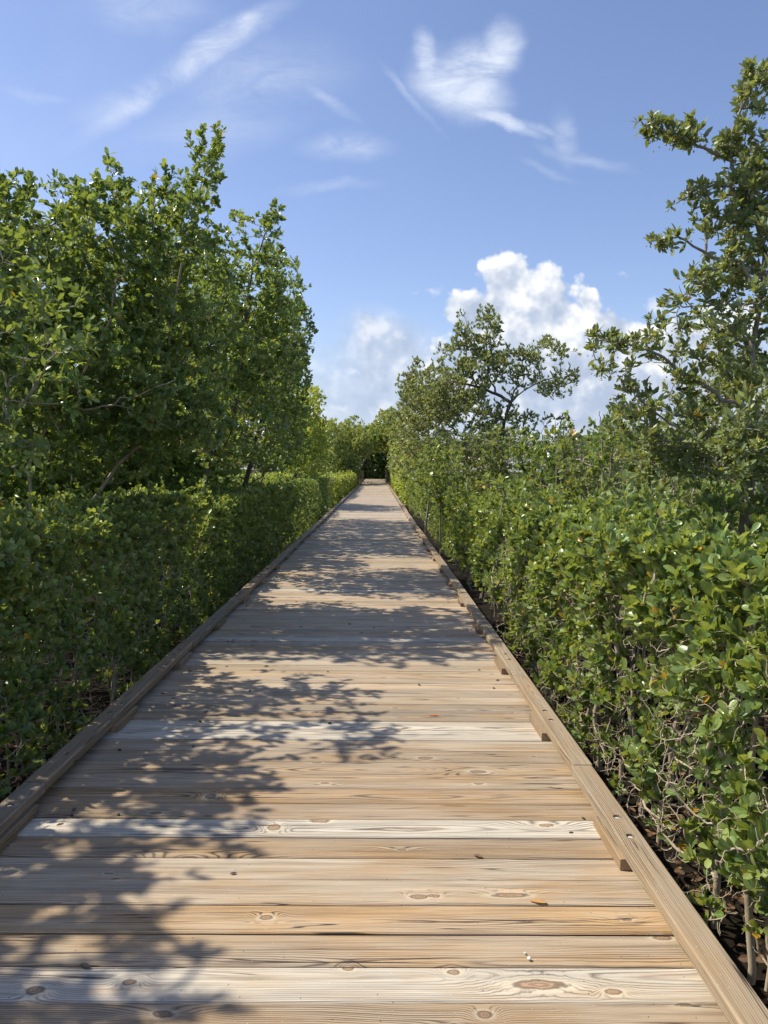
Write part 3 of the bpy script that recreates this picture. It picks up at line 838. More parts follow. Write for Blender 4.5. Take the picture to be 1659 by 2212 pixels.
def build_boardwalk():
    rnd = random.Random(11)
    root = empty('boardwalk', 'long straight timber boardwalk with low curb rails, running to the tree tunnel', 'boardwalk')
    items = []
    y = 0.35; k = 0
    x0, x1 = XL - CW - 0.03, XR + CW + 0.03
    anchors = {2.60: .9, 2.28: .3}
    while y < 96:
        ww = 0.1360 + rnd.uniform(-0.003, 0.003)
        g = rnd.random()
        # a board in seven is bleached nearly white-grey, the others tan to brown
        if rnd.random() < 0.15: tone = (rnd.uniform(.85, 1.0), rnd.uniform(.75, 1.0), rnd.random())
        else: tone = (rnd.uniform(.05, .55), rnd.uniform(0.1, .85), rnd.random())
        if y < 4.6:
            bl_ = min(abs(y - q) for q in (1.87, 2.84, 3.82, 3.96, 5.0))
            tone = (rnd.uniform(.85, 1.0), rnd.uniform(.8, 1.0), rnd.random()) if bl_ < .072 else (rnd.uniform(.0, .55), rnd.uniform(0.1, .7), rnd.random())
        if y > 4.6: tone = (min(1, tone[0] * .8 + .28), tone[1] * .8 + .2, tone[2])
        cz = rnd.uniform(-0.003, 0.003)
        items.append(((x0 + x1) / 2 + rnd.uniform(-.006, .006), y, cz, x1 - x0, ww, 0.038, 'x', tone, 10 if y < 6 else 2, rnd.random()))
        y += PITCHB; k += 1
    boards('deck', items, M['deck'], root)
    # curb: 2.44 m rails on spacer blocks every 1.22 m
    near = {'L': 2.56, 'R': 2.48}
    stuff = []
    for sd, xi in (('L', XL), ('R', XR)):
        sgn = -1 if sd == 'L' else 1
        xc = xi + sgn * CW / 2
        blocks = []
        yb = near[sd] - 1.22
        while yb < END_Y - 0.5:
            blocks.append(yb); yb += 1.22
        for i, b0 in enumerate(blocks):
            tone = (rnd.uniform(.1, .6), rnd.uniform(.2, .8), rnd.random())
            it = (xc - sgn * 0.016, b0 + 0.16, 0.039, 0.32, 0.089, 0.0375, 'y', tone, 1, rnd.random())
            if i < 48: boards('spacer_block', [it], M['curb'], root, bevel=0.002, wave=False)
            else: stuff.append(it)
        yj = 0.55 if sd == 'L' else 0.75
        while yj < END_Y:
            ye = min(yj + 2.44, END_Y)
            holes = [b + dd for b in blocks for dd in (0.08, 0.225) if yj + 0.03 < b + dd < ye - 0.03] if yj < 24 else []
            tone = (rnd.uniform(.35, .75) if sd == 'R' else rnd.uniform(.45, .9), rnd.uniform(.3, .8), rnd.random())
            jx = rnd.uniform(-.006, .006) * (1 if yj < 15 else 2.2); jz = rnd.uniform(0.0, .003)
            V, F, Bd, Tn = rail_mesh(xc + jx, yj + .004, ye - .004, 0.0775 + jz, 0.038, CW, holes, tone, rnd.random())
            r = mesh_py('curb_rail', V, F, M['curb'], root, attrs={'board': np.array(Bd), 'tone': np.array(Tn)})
            for h in holes:
                if h > 11: continue
                lathe('bolt', [(0.0115, 0), (0.0115, 0.004), (0.009, 0.0055), (0.0085, 0.010), (0.004, 0.0115)], (xc + jx, h, 0.0775 + jz - 0.0158), M['washer'], r)
            yj += 2.44
    if stuff:
        o = boards('spacer_block', stuff, M['curb'], root, bevel=0.002, wave=False); o['kind'] = 'stuff'
    # under the planks: stringers and short posts
    for x in (XL - .04, -0.23, XR + .04):
        boards('stringer', [(x, 48, -0.040, 94, 0.045, 0.19, 'y', (.5, .3, .5), 4, .3)], M['curb'], root, wave=False)
    for i in range(14):
        for x in (XL - .0, XR + .0):
            boards('support_post', [(x, 1.2 + i * 2.44, -0.232, 0.12, 0.12, 0.55, 'y', (.6, .2, .5), 1, .7)], M['curb'], root, wave=False)
build_boardwalk()

# ------------------------------------------------------------------ bits lying on the planks
def pix_ground(x, y, z=0.0):
    v = cam_rot @ Vector(((x - 829.5) / F_PX, (1106 - y) / F_PX, -1.0))
    k = (z - H) / v.z
    return np.array((v.x * k, v.y * k, z))

def curled_leaf(name, p, size, ang, mat, label, cat='leaf', group=None, wid=0.36, curl=0.35):
    n = 7; V = []; F = []
    for th in (0.0, -0.0012):
        for i in range(n):
            t = i / (n - 1); w = wid * math.sin(math.pi * min(1, t * .96 + .03)) ** .8 * .5
            for s in (-1, -.5, 0, .5, 1):
                z = curl * (abs(s) ** 1.6) * w * 1.2 + 0.10 * (t - .5) ** 2 + .012
                V.append((s * w * size, (t - .5) * size, z * size + th + .003))
    m = n * 5
    for i in range(n - 1):
        for j in range(4):
            a = i * 5 + j; F.append((a, a+1, a+6, a+5)); F.append((m+a, m+a+5, m+a+6, m+a+1))
    for i in range(n - 1):
        for j in (0, 4):
            a = i * 5 + j; F.append((a, a+5, m+a+5, m+a) if j == 0 else (a, m+a, m+a+5, a+5))
    o = mesh_py(name, V, F, mat, smooth=True)
    o.location = p; o.rotation_euler = (0, 0, ang)
    return tag(o, label, cat, group)

def pebble(name, p, size, mat, label, cat, group=None, seed=0, sq=(1, .8, .6)):
    rnd = np.random.default_rng(seed)
    n, m_ = 8, 6; V = [(0, 0, -1)]; F = []
    for i in range(1, m_):
        a = math.pi * i / m_
        for k in range(n):
            b = 2 * math.pi * k / n; q = 1 + rnd.normal(0, .08)
            V.append((math.sin(a) * math.cos(b) * q, math.sin(a) * math.sin(b) * q, -math.cos(a) * q))
    V.append((0, 0, 1)); e = len(V) - 1
    for k in range(n):
        F.append((0, 1 + (k+1) % n, 1 + k)); F.append((e, 1 + (m_-2)*n + k, 1 + (m_-2)*n + (k+1) % n))
        for i in range(m_ - 2): F.append((1 + i*n + k, 1 + i*n + (k+1) % n, 1 + (i+1)*n + (k+1) % n, 1 + (i+1)*n + k))
    V = np.array(V) * np.array(sq) * size
    o = mesh_py(name, V, F, mat, smooth=True)
    o.location = (p[0], p[1], p[2] + size * sq[2] * .95); o.rotation_euler = (0, 0, rnd.random() * 6)
    return tag(o, label, cat, group)

curled_leaf('fallen_leaf', pix_ground(1163, 1951), 0.052, 1.35, M['tan_leaf'], 'curled tan leaf lying on the sunny planks at lower right', 'leaf')
curled_leaf('fallen_leaf', pix_ground(937, 1547), 0.05, 1.5, M['orange_leaf'], 'orange dry leaf on the planks just right of the middle of the walk', 'leaf')
curled_leaf('fallen_leaf', pix_ground(1576, 2064 - 200), 0.04, 1.0, M['brown_leaf'], 'brown leaf beside the right curb rail', 'leaf') if False else None
pebble('pebble', pix_ground(1143, 2073), 0.0065, M['pebble'], 'larger of two white pebbles on the lower right planks', 'pebble', seed=2)
pebble('pebble', pix_ground(1134, 2060), 0.004, M['pebble'], 'smaller of two white pebbles on the lower right planks', 'pebble', seed=3)
DEBRIS = [(755, 1349 - 0), (808, 1357), (650, 1355), (540, 1493), (500, 1487), (455, 1345 - 40), (712, 1563), (575, 1440), (612, 1466), (1095 - 60, 1448), (378, 1525),
          (718, 1181), (800, 1184), (860, 1177), (744, 1163), (697, 1163), (880, 1198), (650, 1225), (930, 1320), (905, 1480), (680, 1395), (590, 1380), (640, 1300), (845, 1255), (760, 1280), (490, 1440), (545, 1395), (432, 1560), (160, 1750), (183, 2089)]
rr = random.Random(4)
for _ in range(46):
    q = rr.random()
    X_ = (XL + .03 + rr.expovariate(6)) if q < .6 else (XR - .03 - rr.expovariate(7)) if q < .85 else rr.uniform(-1, .6)
    Y_ = rr.uniform(2.4, 15)
    DEBRIS.append((814 + X_ / Y_ * F_PX, 1011 + H / Y_ * F_PX))
for i, (x, y) in enumerate(DEBRIS):
    p = pix_ground(x, y)
    if i % 3 == 0:
        pebble('seed', p, rr.uniform(.006, .010), M['seed'], 'small dark seed or leaf scrap scattered on the boardwalk planks', 'scrap', 'dark scraps scattered on the boardwalk', seed=i, sq=(1.2, .7, .45))
    else:
        curled_leaf('leaf_scrap', p, rr.uniform(.022, .036), rr.uniform(0, 6), M['seed'] if i % 2 else M['brown_leaf'], 'small dark seed or leaf scrap scattered on the boardwalk planks', 'scrap', 'dark scraps scattered on the boardwalk', wid=.42)

#PLANTS
# ------------------------------------------------------------------ hedges along the walk
hedge('clipped_hedge', 'dark shaded mangrove hedge nearest the camera on the left of the boardwalk', 'hedges along the left of the boardwalk', 21,
      -1.86, -3.3, 1.0, 9.0, 0.97, 5200, 16, 0.047, 'hi', 'leaf_near', 150, n_bare=3000, undercut=0.08, lump=.14, midkeep=.85, face_frac=0.6, yweight=1.15, keep_low=0.8, shoots=.09)
hedge('clipped_hedge', 'dark shaded clipped hedge running along the left curb beneath the wall of tall trees', 'hedges along the left of the boardwalk', 22,
      -1.80, -3.2, 9.0, 33.0, 0.92, 8500, 12, 0.058, 'mid', 'leaf_near', 120, n_bare=300, undercut=0.08, lump=.10, keep_low=.8, shoots=.03, face_frac=0.5, yweight=1.25, twig_sides=3, twig_min=0.0)
hedge('clipped_hedge', 'sunlit yellow-green clipped hedge at the far left end of the boardwalk', 'hedges along the left of the boardwalk', 23,
      -1.62, -6.0, 33.0, 66.0, 0.86, 8000, 12, 0.11, 'low', 'leaf_lit', 60, undercut=0.15, face_frac=0.45, yweight=1.0, twig_min=0.004)
hedge('clipped_hedge', 'bushy sunlit mangrove hedge with bare pale stems, nearest on the right', 'hedges along the right of the boardwalk', 31,
      1.24, 4.6, 1.2, 7.6, 0.90, 6400, 16, 0.047, 'hi', 'leaf_near', 210, n_bare=5200, undercut=0.10, lump=0.26, face_frac=0.52, yweight=1.25, keep_low=0.45, midkeep=.45, shoots=.12, rtip=.0019)
hedge('clipped_hedge', 'mixed sun and shade hedge along the right curb in the middle distance', 'hedges along the right of the boardwalk', 32,
      1.38, 3.8, 7.2, 36.0, 0.84, 9500, 12, 0.056, 'mid', 'leaf_near', 140, n_bare=1200, undercut=0.12, lump=.22, face_frac=0.5, yweight=1.5)
hedge('clipped_hedge', 'tall bright green hedge at the far right end of the boardwalk', 'hedges along the right of the boardwalk', 33,
      1.20, 3.4, 36.0, 67.0, 1.75, 8000, 12, 0.11, 'low', 'leaf_lit', 50, undercut=0.1, lump=0.25, face_frac=0.65, yweight=1.0, twig_min=0.004)

# ------------------------------------------------------------------ trees on the left
g = GROUND_Z
GL = 'trees walling the left of the boardwalk'
def limb(*pts):
    return [at(*p) if len(p) == 3 and p[2] > 0.5 and p[0] > -900 and abs(p[1]) > 50 else np.array(p) for p in pts]
def trunk_to(x, y, D, dx=0.0, dy=0.0):
    """a point on the ground below a point of the tree"""
    p = at(x, y, D); return np.array((p[0] + dx, p[1] + dy, g - 0.05))

tree('mangrove_tree', 'leafy tree nearest on the left with pale leaning limbs and high leafy spray', 'tree', GL, 41,
     [[trunk_to(150, 1100, 6.9, -.1), at(190, 1110, 6.9), at(250, 1020, 6.9), at(310, 940, 7.0), at(345, 850, 7.0), at(380, 620, 6.8), at(420, 450, 6.9), at(455, 340, 6.9)],
      [trunk_to(60, 1100, 6.6), at(70, 1100, 6.6), at(60, 1000, 6.5), at(130, 880, 6.4), at(180, 800, 6.2), at(230, 700, 6.2), at(260, 560, 6.3)],
      [at(130, 880, 6.4), at(210, 880, 6.2), at(300, 850, 6.0), at(380, 820, 6.0)],
      [trunk_to(-60, 1100, 6.8), at(-40, 1050, 6.7), at(0, 900, 6.6), at(40, 700, 6.6), at(70, 520, 6.6)],
      [at(345, 850, 7.0), at(420, 740, 6.8), at(480, 640, 6.9)]],
     [(60, 560, 6.8, 150, 150, 1.1), (215, 560, 6.6, 150, 130, 1.1), (360, 560, 6.8, 130, 130, 1.0), (60, 760, 6.8, 170, 160, 1.1), (250, 760, 6.6, 150, 150, .8),
      (400, 700, 7.0, 120, 150, 0.9), (452, 345, 6.9, 42, 60, 0.30, 2.2), (400, 420, 6.9, 75, 45, 0.45, 1.5), (240, 395, 6.6, 42, 60, .35, 1.5), (330, 410, 6.7, 60, 36, .3, 1.3), (470, 278, 6.9, 16, 26, 0.15, 3),
      (20, 410, 6.6, 60, 50, .5, 1.3), (120, 425, 6.6, 70, 45, .5, 1.2), (80, 930, 7.0, 170, 100, .8, .5), (350, 900, 7.2, 150, 110, .8, .9), (230, 960, 7.0, 160, 90, .6, 1.0), (240, 840, 6.2, 170, 110, .35, .8), (60, 860, 6.2, 120, 130, .4, .8), (420, 900, 6.9, 90, 110, .5, .8), (-120, 600, 6.6, 150, 250, 1.0, .6)],
     330, 17, 0.047, 'hi', 'leaf_tree', hollow=0.3, gaps=(1.9, -0.26), yellow=0.006, fruit=0.05, rmin=.010, rtip=.0015, bare=260, expo=.33, bark='twig', span=.9)
tree('mangrove_tree', 'second tree along the left, dark crown with sprig at its upper right', 'tree', GL, 42,
     [[trunk_to(440, 1060, 9.4, -.3), at(450, 1000, 9.4), at(510, 880, 9.2), at(530, 700, 9.3), at(550, 560, 9.3), at(590, 480, 9.2)],
      [at(450, 1000, 9.4), at(430, 860, 9.5), at(420, 700, 9.6)]],
     [(520, 640, 9.4, 85, 95, 1.2), (480, 760, 9.4, 130, 110, 1.2), (560, 760, 9.6, 80, 110, 1.2), (500, 900, 9.4, 140, 110, 1.1, .8), (598, 462, 9.1, 18, 30, .2, 4), (578, 520, 9.2, 40, 50, .4, 2), (540, 500, 9.2, 50, 50, .5, 1.3), (420, 600, 9.6, 90, 100, 1.1), (500, 560, 9.3, 60, 60, .7, 1.2), (585, 600, 9.2, 42, 62, .5, 1.3), (600, 680, 9.6, 46, 60, .6, 1.2)],
     230, 15, 0.052, 'mid', 'leaf_tree', gaps=(1.6, -0.25), rmin=.02, expo=.42, bark='bark_dark')
tree('mangrove_tree', 'third tree along the left whose rounded dark crown bulges over the boardwalk', 'tree', GL, 43,
     [[trunk_to(540, 1050, 13.3, -.5), at(545, 980, 13.3), at(580, 850, 13), at(600, 700, 13)], [at(545, 980, 13.3), at(540, 850, 13.5), at(530, 700, 13.5)]],
     [(614, 625, 13.0, 52, 75, 1.5), (624, 720, 13.0, 56, 95, 1.5), (612, 830, 13.5, 60, 100, 1.6), (540, 760, 13.5, 80, 130, 1.6), (560, 930, 13.5, 100, 90, 1.5), (480, 800, 13.5, 90, 150, 1.5, .6)],
     130, 15, 0.06, 'mid', 'leaf_tree', gaps=(1.4, -0.25), rmin=.025, expo=.42, bark='bark_dark', twig_min=.003)
tree('mangrove_tree', 'fourth tree along the left, tall dark mass behind the bulging crown', 'tree', GL, 44,
     [[trunk_to(570, 1040, 18.3, -.5), at(580, 980, 18.3), at(610, 850, 18), at(620, 740, 18)]],
     [(622, 780, 18.0, 42, 70, 1.8), (622, 880, 18.0, 48, 80, 2.0), (590, 850, 18.5, 60, 120, 2.2), (610, 960, 18.5, 60, 60, 2.0), (560, 800, 19, 60, 110, 2.0, .7)],
     75, 13, 0.078, 'mid', 'leaf_tree', gaps=(1.1, -0.25), rmin=.03, expo=.42, bark='bark_dark', twig_min=.004)
tree('mangrove_tree', 'brighter yellow-green tree ending the left tree wall against the cloud bank', 'tree', GL, 45,
     [[trunk_to(650, 1040, 26.0, -.5), at(645, 980, 26), at(655, 900, 26), at(660, 860, 26)]],
     [(672, 885, 26.0, 38, 58, 2.0), (672, 940, 26.0, 40, 60, 2.2), (674, 990, 26, 34, 44, 2.0), (630, 900, 26.5, 50, 80, 2.4), (628, 960, 27, 60, 60, 2.6)],
     65, 13, 0.09, 'mid', 'leaf_lit', gaps=(0.8, -0.35), rmin=.05, bark='bark_dark', twig_min=.005)
# the deeper rows that close the wall behind them
for i, (x, y, D, rx, ry, rd, lab) in enumerate([
        (60, 900, 10.5, 200, 230, 1.4, 'dark thicket tree behind the nearest left tree, at the left edge'),
        (330, 880, 11.5, 180, 230, 1.4, 'dark thicket tree standing behind the pale leaning limbs on the left'),
        (180, 700, 13.5, 200, 220, 1.6, 'dense tree filling the wall behind the nearest left crown'),
        (430, 760, 16.0, 120, 200, 1.8, 'dense tree filling the wall behind the second left crown')]):
    tree('thicket_tree', lab, 'tree', 'background trees on the left', 60 + i,
         [[trunk_to(x, 1050, D), at(x, 1000, D), at(x + 10, y, D), at(x, y - ry * .7, D)]],
         [(x, y, D, rx, ry, rd), (x, 990, D, rx, 120, rd * .8, 1.2)], 65 if D > 12 else 95, 13, 0.085, 'mid', 'leaf_tree', gaps=(0.9, -0.3), rmin=.05, bark='bark_dark', twig_min=.004, hollow=.2)
# a tree just outside the view on the left: its shade falls on the near planks
tree('mangrove_tree', 'leafy tree overhanging the left edge of the view, shading the near planks', 'tree', GL, 47,
     [[np.array((-3.6, 4.2, g)), np.array((-3.5, 4.2, .8)), np.array((-3.3, 4.2, 2.0)), np.array((-3.1, 4.1, 3.0))],
      [np.array((-3.5, 4.2, .8)), np.array((-3.4, 3.6, 1.8)), np.array((-3.1, 3.0, 2.5)), np.array((-2.8, 2.5, 3.0))]],
     [(-250, 700, 4.3, 420, 350, 1.1), (-250, 950, 4.3, 300, 250, 1.0, .6), (-1900, -100, 2.5, 760, 600, 0.8, 1.3), (-1100, 300, 3.3, 560, 400, .8, 1.5)],
     170, 13, 0.055, 'mid', 'leaf_tree', gaps=(1.8, -0.15), rmin=.035, bark='bark')

for i, (X_, Y_) in enumerate(((-5.2, 2.6), (-5.4, 5.6), (-5.8, 8.6))):  # unseen trees, added to keep sun and sky off the left hedge
    tree('mangrove_tree', 'unseen tree added to shade the left hedge, %s one along the walk' % ('first', 'second', 'third')[i], 'tree', 'unseen trees added as shade casters', 140 + i,
         [[np.array((X_, Y_, g)), np.array((X_, Y_, 1.2)), np.array((X_ + .1, Y_, 2.6)), np.array((X_, Y_ + .1, 3.8))]],
         [(814 + X_ / Y_ * F_PX, 1011 - 1.8 / Y_ * F_PX, Y_, 1.15 / Y_ * F_PX, 1.5 / Y_ * F_PX, 1.5)], 60, 13, 0.075, 'mid', 'leaf_tree', gaps=(1.0, -0.3), rmin=.04, hollow=.2)

# ------------------------------------------------------------------ trees on the right
GR = 'trees on the right of the boardwalk'
tree('buttonwood_tree', 'tall open tree at the right edge with narrow leaves and yellow-green fruit', 'tree', GR, 51,
     [[trunk_to(1560, 1150, 5.0, .1), at(1600, 1150, 5.0), at(1640, 900, 5.0), at(1625, 760, 5.0), at(1660, 600, 5.0), at(1610, 420, 5.0), at(1580, 320, 5.0), at(1610, 220, 5.0), at(1632, 165, 5.0)],
      [at(1640, 900, 5.0), at(1560, 860, 5.0), at(1470, 800, 5.0), at(1380, 745, 5.0), at(1290, 735, 5.0)],
      [at(1625, 760, 5.0), at(1540, 690, 5.0), at(1470, 660, 5.0)],
      [at(1660, 600, 5.0), at(1560, 560, 5.0), at(1470, 520, 5.0), at(1430, 515, 5.0)],
      [at(1590, 350, 5.0), at(1500, 310, 5.0), at(1420, 280, 5.0), at(1385, 262, 5.0)],
      [at(1610, 420, 5.0), at(1540, 400, 5.0), at(1460, 440, 5.0)],
      [at(1640, 900, 5.0), at(1560, 960, 4.9), at(1480, 930, 4.8)],
      [at(1660, 600, 5.0), at(1720, 450, 5.1), at(1730, 320, 5.1)]],
     [(1628, 195, 5.0, 34, 60, .16, 3.5), (1575, 300, 5.0, 46, 44, .18, 3.5), (1490, 292, 5.0, 66, 28, .14, 4), (1405, 275, 5.0, 38, 20, .10, 5), (1655, 340, 5.0, 46, 60, .3, 2.2),
      (1605, 400, 5.0, 52, 50, .25, 2.4), (1480, 420, 5.0, 55, 24, .14, 4), (1550, 470, 5.0, 70, 34, .2, 2), (1455, 520, 5.0, 50, 20, .12, 4), (1640, 500, 5.0, 60, 70, .35, 2),
      (1560, 590, 5.0, 75, 40, .35, 1.5), (1480, 640, 5.0, 65, 38, .35, 1.5), (1620, 660, 5.0, 80, 80, .45, 1.0), (1450, 690, 5.0, 45, 30, .25, 1.6), (1520, 730, 5.0, 80, 60, .4, .9),
      (1400, 745, 5.0, 55, 28, .2, 1.5), (1310, 740, 5.0, 55, 26, .16, 1.8), (1272, 725, 5.0, 22, 14, .1, 3), (1330, 800, 5.0, 45, 40, .2, .9), (1420, 820, 5.0, 80, 50, .3, .8),
      (1560, 850, 4.9, 110, 80, .45, 1.0), (1400, 900, 5.0, 90, 60, .4, 1.0), (1640, 780, 5.0, 70, 70, .4, 1.0), (1560, 970, 4.8, 130, 70, .45, 1.1), (1420, 990, 5.0, 110, 50, .4, 1.0), (1640, 1000, 4.8, 60, 110, .4, 1.0),
      (1760, 500, 5.2, 60, 330, .4, .4)],
     1050, 12, 0.050, 'hi_long', 'leaf_button', hollow=0.2, gaps=(3.0, -0.2), yellow=0.012, fruit=0.34, rmin=.012, rtip=.0016, span=.75, spread=(20, 70), up=.5, leaf_up=.5, bark='bark')
tree('buttonwood_tree', 'middle-distance tree on the right with dark forked trunk and two feathery tops', 'tree', GR, 52,
     [[trunk_to(1085, 1000, 14.0), at(1085, 950, 14), at(1092, 905, 14), at(1105, 870, 14), at(1140, 838, 14.1), at(1200, 815, 14.1)],
      [at(1100, 885, 14), at(1112, 840, 14), at(1122, 810, 14), at(1128, 780, 14)],
      [at(1105, 870, 14), at(1070, 850, 14), at(1030, 835, 14), at(980, 825, 14)],
      [at(1030, 835, 14), at(1010, 790, 14), at(1007, 740, 14), at(1006, 690, 14)], [at(1070, 850, 14), at(1053, 800, 14), at(1051, 730, 14), at(1058, 680, 14)]],
     [(1005, 735, 14, 26, 70, .32, 3.2), (1054, 722, 14, 30, 64, .32, 3.2), (1040, 790, 14, 60, 40, .6), (965, 772, 14, 36, 36, .45), (1100, 785, 14, 60, 34, .6), (1170, 765, 14, 60, 38, .5),
      (1225, 775, 14, 30, 26, .35), (1195, 830, 14, 50, 34, .5), (1130, 830, 14, 60, 34, .6, .6), (985, 835, 14, 80, 56, .8, 1.2), (940, 880, 14, 70, 56, .8, 1.2), (1020, 890, 14, 80, 46, .7, 1.1), (1110, 905, 14, 45, 28, .5, .8), (1165, 735, 14, 18, 20, .25), (895, 830, 15, 40, 60, .6, 1.2), (1080, 760, 14, 30, 22, .3), (1050, 945, 14, 110, 30, .7, .8), (1170, 920, 14, 60, 28, .5, .6), (1230, 810, 14, 26, 26, .3), (890, 920, 14.5, 50, 50, .6, .8)],
     720, 11, 0.056, 'low_long', 'leaf_pale', hollow=0.1, gaps=(3.2, -0.04), rmin=.012, rtip=.0020, expo=.35, bark='bark_dark', twig='bark_dark', up=.8, leaf_up=.9, spread=(10, 45), split=.008)
tree('mangrove_tree', 'greyish sparse tree left of the forked one, next to the far right hedge', 'tree', GR, 53,
     [[trunk_to(975, 1040, 20.0), at(972, 1000, 20), at(955, 920, 20), at(930, 850, 20)], [trunk_to(960, 1040, 20.6), at(950, 1000, 20.6), at(920, 930, 20.3), at(890, 860, 20)]],
     [(905, 850, 20, 40, 50, 1.2), (900, 930, 20, 55, 50, 1.4), (870, 890, 21, 28, 30, 1.0), (950, 900, 20, 50, 70, 1.3, .8), (905, 1000, 20, 70, 40, 1.4), (965, 830, 20, 36, 34, 1)],
     120, 12, 0.075, 'low', 'leaf_pale', hollow=0.1, gaps=(2.0, -0.1), rmin=.02, expo=.4, rtip=.003, bark='bark')
# loose shrubs behind the right hedge
SH = [(950, 1010, 16, 70, 60, 1.0, 'scrubby shrub with grey stems behind the right hedge, below the sparse tree'),
      (1060, 985, 13, 95, 68, 1.0, 'leafy shrub at the foot of the forked tree'),
      (1180, 985, 12, 95, 70, 1.0, 'mid-green shrub right of the forked trunk'),
      (1215, 940, 10, 36, 50, .4, 'slender upright sapling rising right of the forked tree, above the shrubs'),
      (1290, 990, 9.5, 95, 75, .9, 'broad shrub in front of the sapling, left of the fruiting tree'),
      (1320, 930, 8, 55, 70, .6, 'olive bushy shrub touching the lower left branches of the fruiting tree'),
      (1120, 1060, 9, 110, 40, .8, 'low bright shrub just behind the right hedge top'),
      (1450, 1060, 7, 160, 55, .8, 'low wide shrub beneath the fruiting tree'),
      (1640, 1080, 6.5, 110, 70, .7, 'shaded shrub at the right edge beneath the fruiting tree'),
      (1400, 960, 11, 160, 60, 1.2, 'deep green thicket shrub behind the fruiting tree'),
      (1600, 900, 9, 160, 130, 1.2, 'dense dark thicket at the right edge behind the fruiting tree')]
for i, (x, y, D, rx, ry, rd, lab) in enumerate(SH):
    L = [[trunk_to(x + dx * rx, 1050, D), at(x + dx * rx * .6, y + ry * .6, D), at(x + dx * rx * .8, y - ry * .1, D), at(x + dx * rx * .9, y - ry * .6, D)] for dx in (-.5, 0.05, .5)]
    tree('shrub', lab, 'shrub', 'shrubs behind the right hedge', 80 + i, L, [(x, y, D, rx, ry, rd), (x, y + ry * .8, D, rx * .9, ry * .7, rd * .9, .8)],
         180 if D > 9.5 else 230, 12, 0.056 if D < 9.6 else 0.07, 'mid' if D < 9.6 else 'low', ('leaf_near', 'leaf_button', 'leaf_tree')[i % 3], hollow=.1, gaps=(1.8, -0.22), rmin=.01, rtip=.0022, up=.5, leaf_up=.55, twig_min=0.0, split=.007)

# ------------------------------------------------------------------ the far end: trees round the tunnel
GT = 'trees round the far tunnel'
far = [(715, 960, 62, 34, 60, 3.0, 'round olive tree left of the tunnel mouth, behind the far hedge'),
       (765, 945, 66, 42, 46, 3.0, 'domed olive tree directly left of the tunnel mouth'),
       (752, 1000, 63, 30, 36, 2.0, 'lower green shrub tree at the left jamb of the tunnel'),
       (845, 920, 70, 36, 40, 3.0, 'pale olive tree crown over the right of the tunnel'),
       (812, 945, 72, 34, 32, 3.0, 'tree crown closing the top of the tunnel'),
       (870, 960, 58, 32, 60, 2.0, 'pale leafy tree at the right jamb of the tunnel'),
       (865, 1000, 50, 25, 50, 1.3, 'bright narrow shrub tree beside the far right curb'),
       (700, 1000, 50, 26, 45, 2.0, 'shadowed shrub tree at the end of the left tree wall')]
for i, (x, y, D, rx, ry, rd, lab) in enumerate(far):
    tree('background_tree', lab, 'tree', GT, 100 + i,
         [[trunk_to(x - (38 if i == 4 else 0), 1030, D), at(x - (38 if i == 4 else 0), 1020, D), at(x + 2, y, D), at(x, y - ry * .5, D)]],
         [(x, y, D, rx, ry, rd), (x + 8, y + ry * .4, D, rx * .8, ry * .6, rd)], 26, 14, 0.15, 'low', 'leaf_far', hollow=.3, gaps=(0.7, -0.25), rmin=.06, rtip=.004, twig_min=.012, zmin=(-.5 if i not in (3, 4) else 3.0))
# the tunnel: trunks and crowns on both sides of the shaded walk, and over it
rg = random.Random(8)
k = 0
for yy in (70, 75, 80, 85, 90):
    for sx in (-1, 1):
        cx = -0.25 + sx * rg.uniform(2.7, 3.1)
        base = np.array((cx, yy + rg.uniform(-1, 1), g))
        rngt = np.random.default_rng(200 + k)
        root = empty('tunnel_tree', ('shaded tree arching over the dark far walk, %s row, %s from the mouth' % ('left' if sx < 0 else 'right', ('first', 'second', 'third', 'fourth', 'fifth')[k // 2])), 'tree', 'trees arching over the dark far walk')
        sk = Skeleton([[base, base + (0, 0, 1.6), base + (-sx * .4, 0, 2.8), base + (-sx * 1.6, 0, 4.0)], [base, base + (sx * .2, .3, 2), base + (sx * .8, 0, 4)]], rngt)
        q = norm(rngt.normal(0, 1, (340, 3))) * rngt.random((340, 1)) ** .33
        t1 = q[:200] * (2.6, 3.0, 1.5) + base + (-sx * 1.7, 0, 4.5); t1 = t1[t1[:, 2] > 3.2]
        t2 = q[200:] * (1.5, 3.0, 2.4) + base + (sx * 1.0, 0, 2.0)
        sk.grow(np.vstack([t1, t2])); Rd = sk.radii(.004, .07)
        wood_meshes(sk, Rd, root, M['bark_dark'], M['bark_dark'], split=.012, twig_min=.006)
        make_leaves(rngt, sk.br[sk.nl:], 14, 0.2, 'low', M['leaf_tree'], root, name='crown')
        k += 1
tree('background_tree', 'dark thicket closing the back of the tunnel', 'tree', GT, 130, [[np.array((-3.2, 99, g)), np.array((-3.2, 99, 2)), np.array((-3.0, 99, 4))]],
     [(808, 985, 98, 110, 75, 2.5)], 10, 14, 0.26, 'low', 'leaf_tree', hollow=.0, gaps=(.5, -.6), rmin=.1, rtip=.005, twig_min=.02, bark='bark_dark')

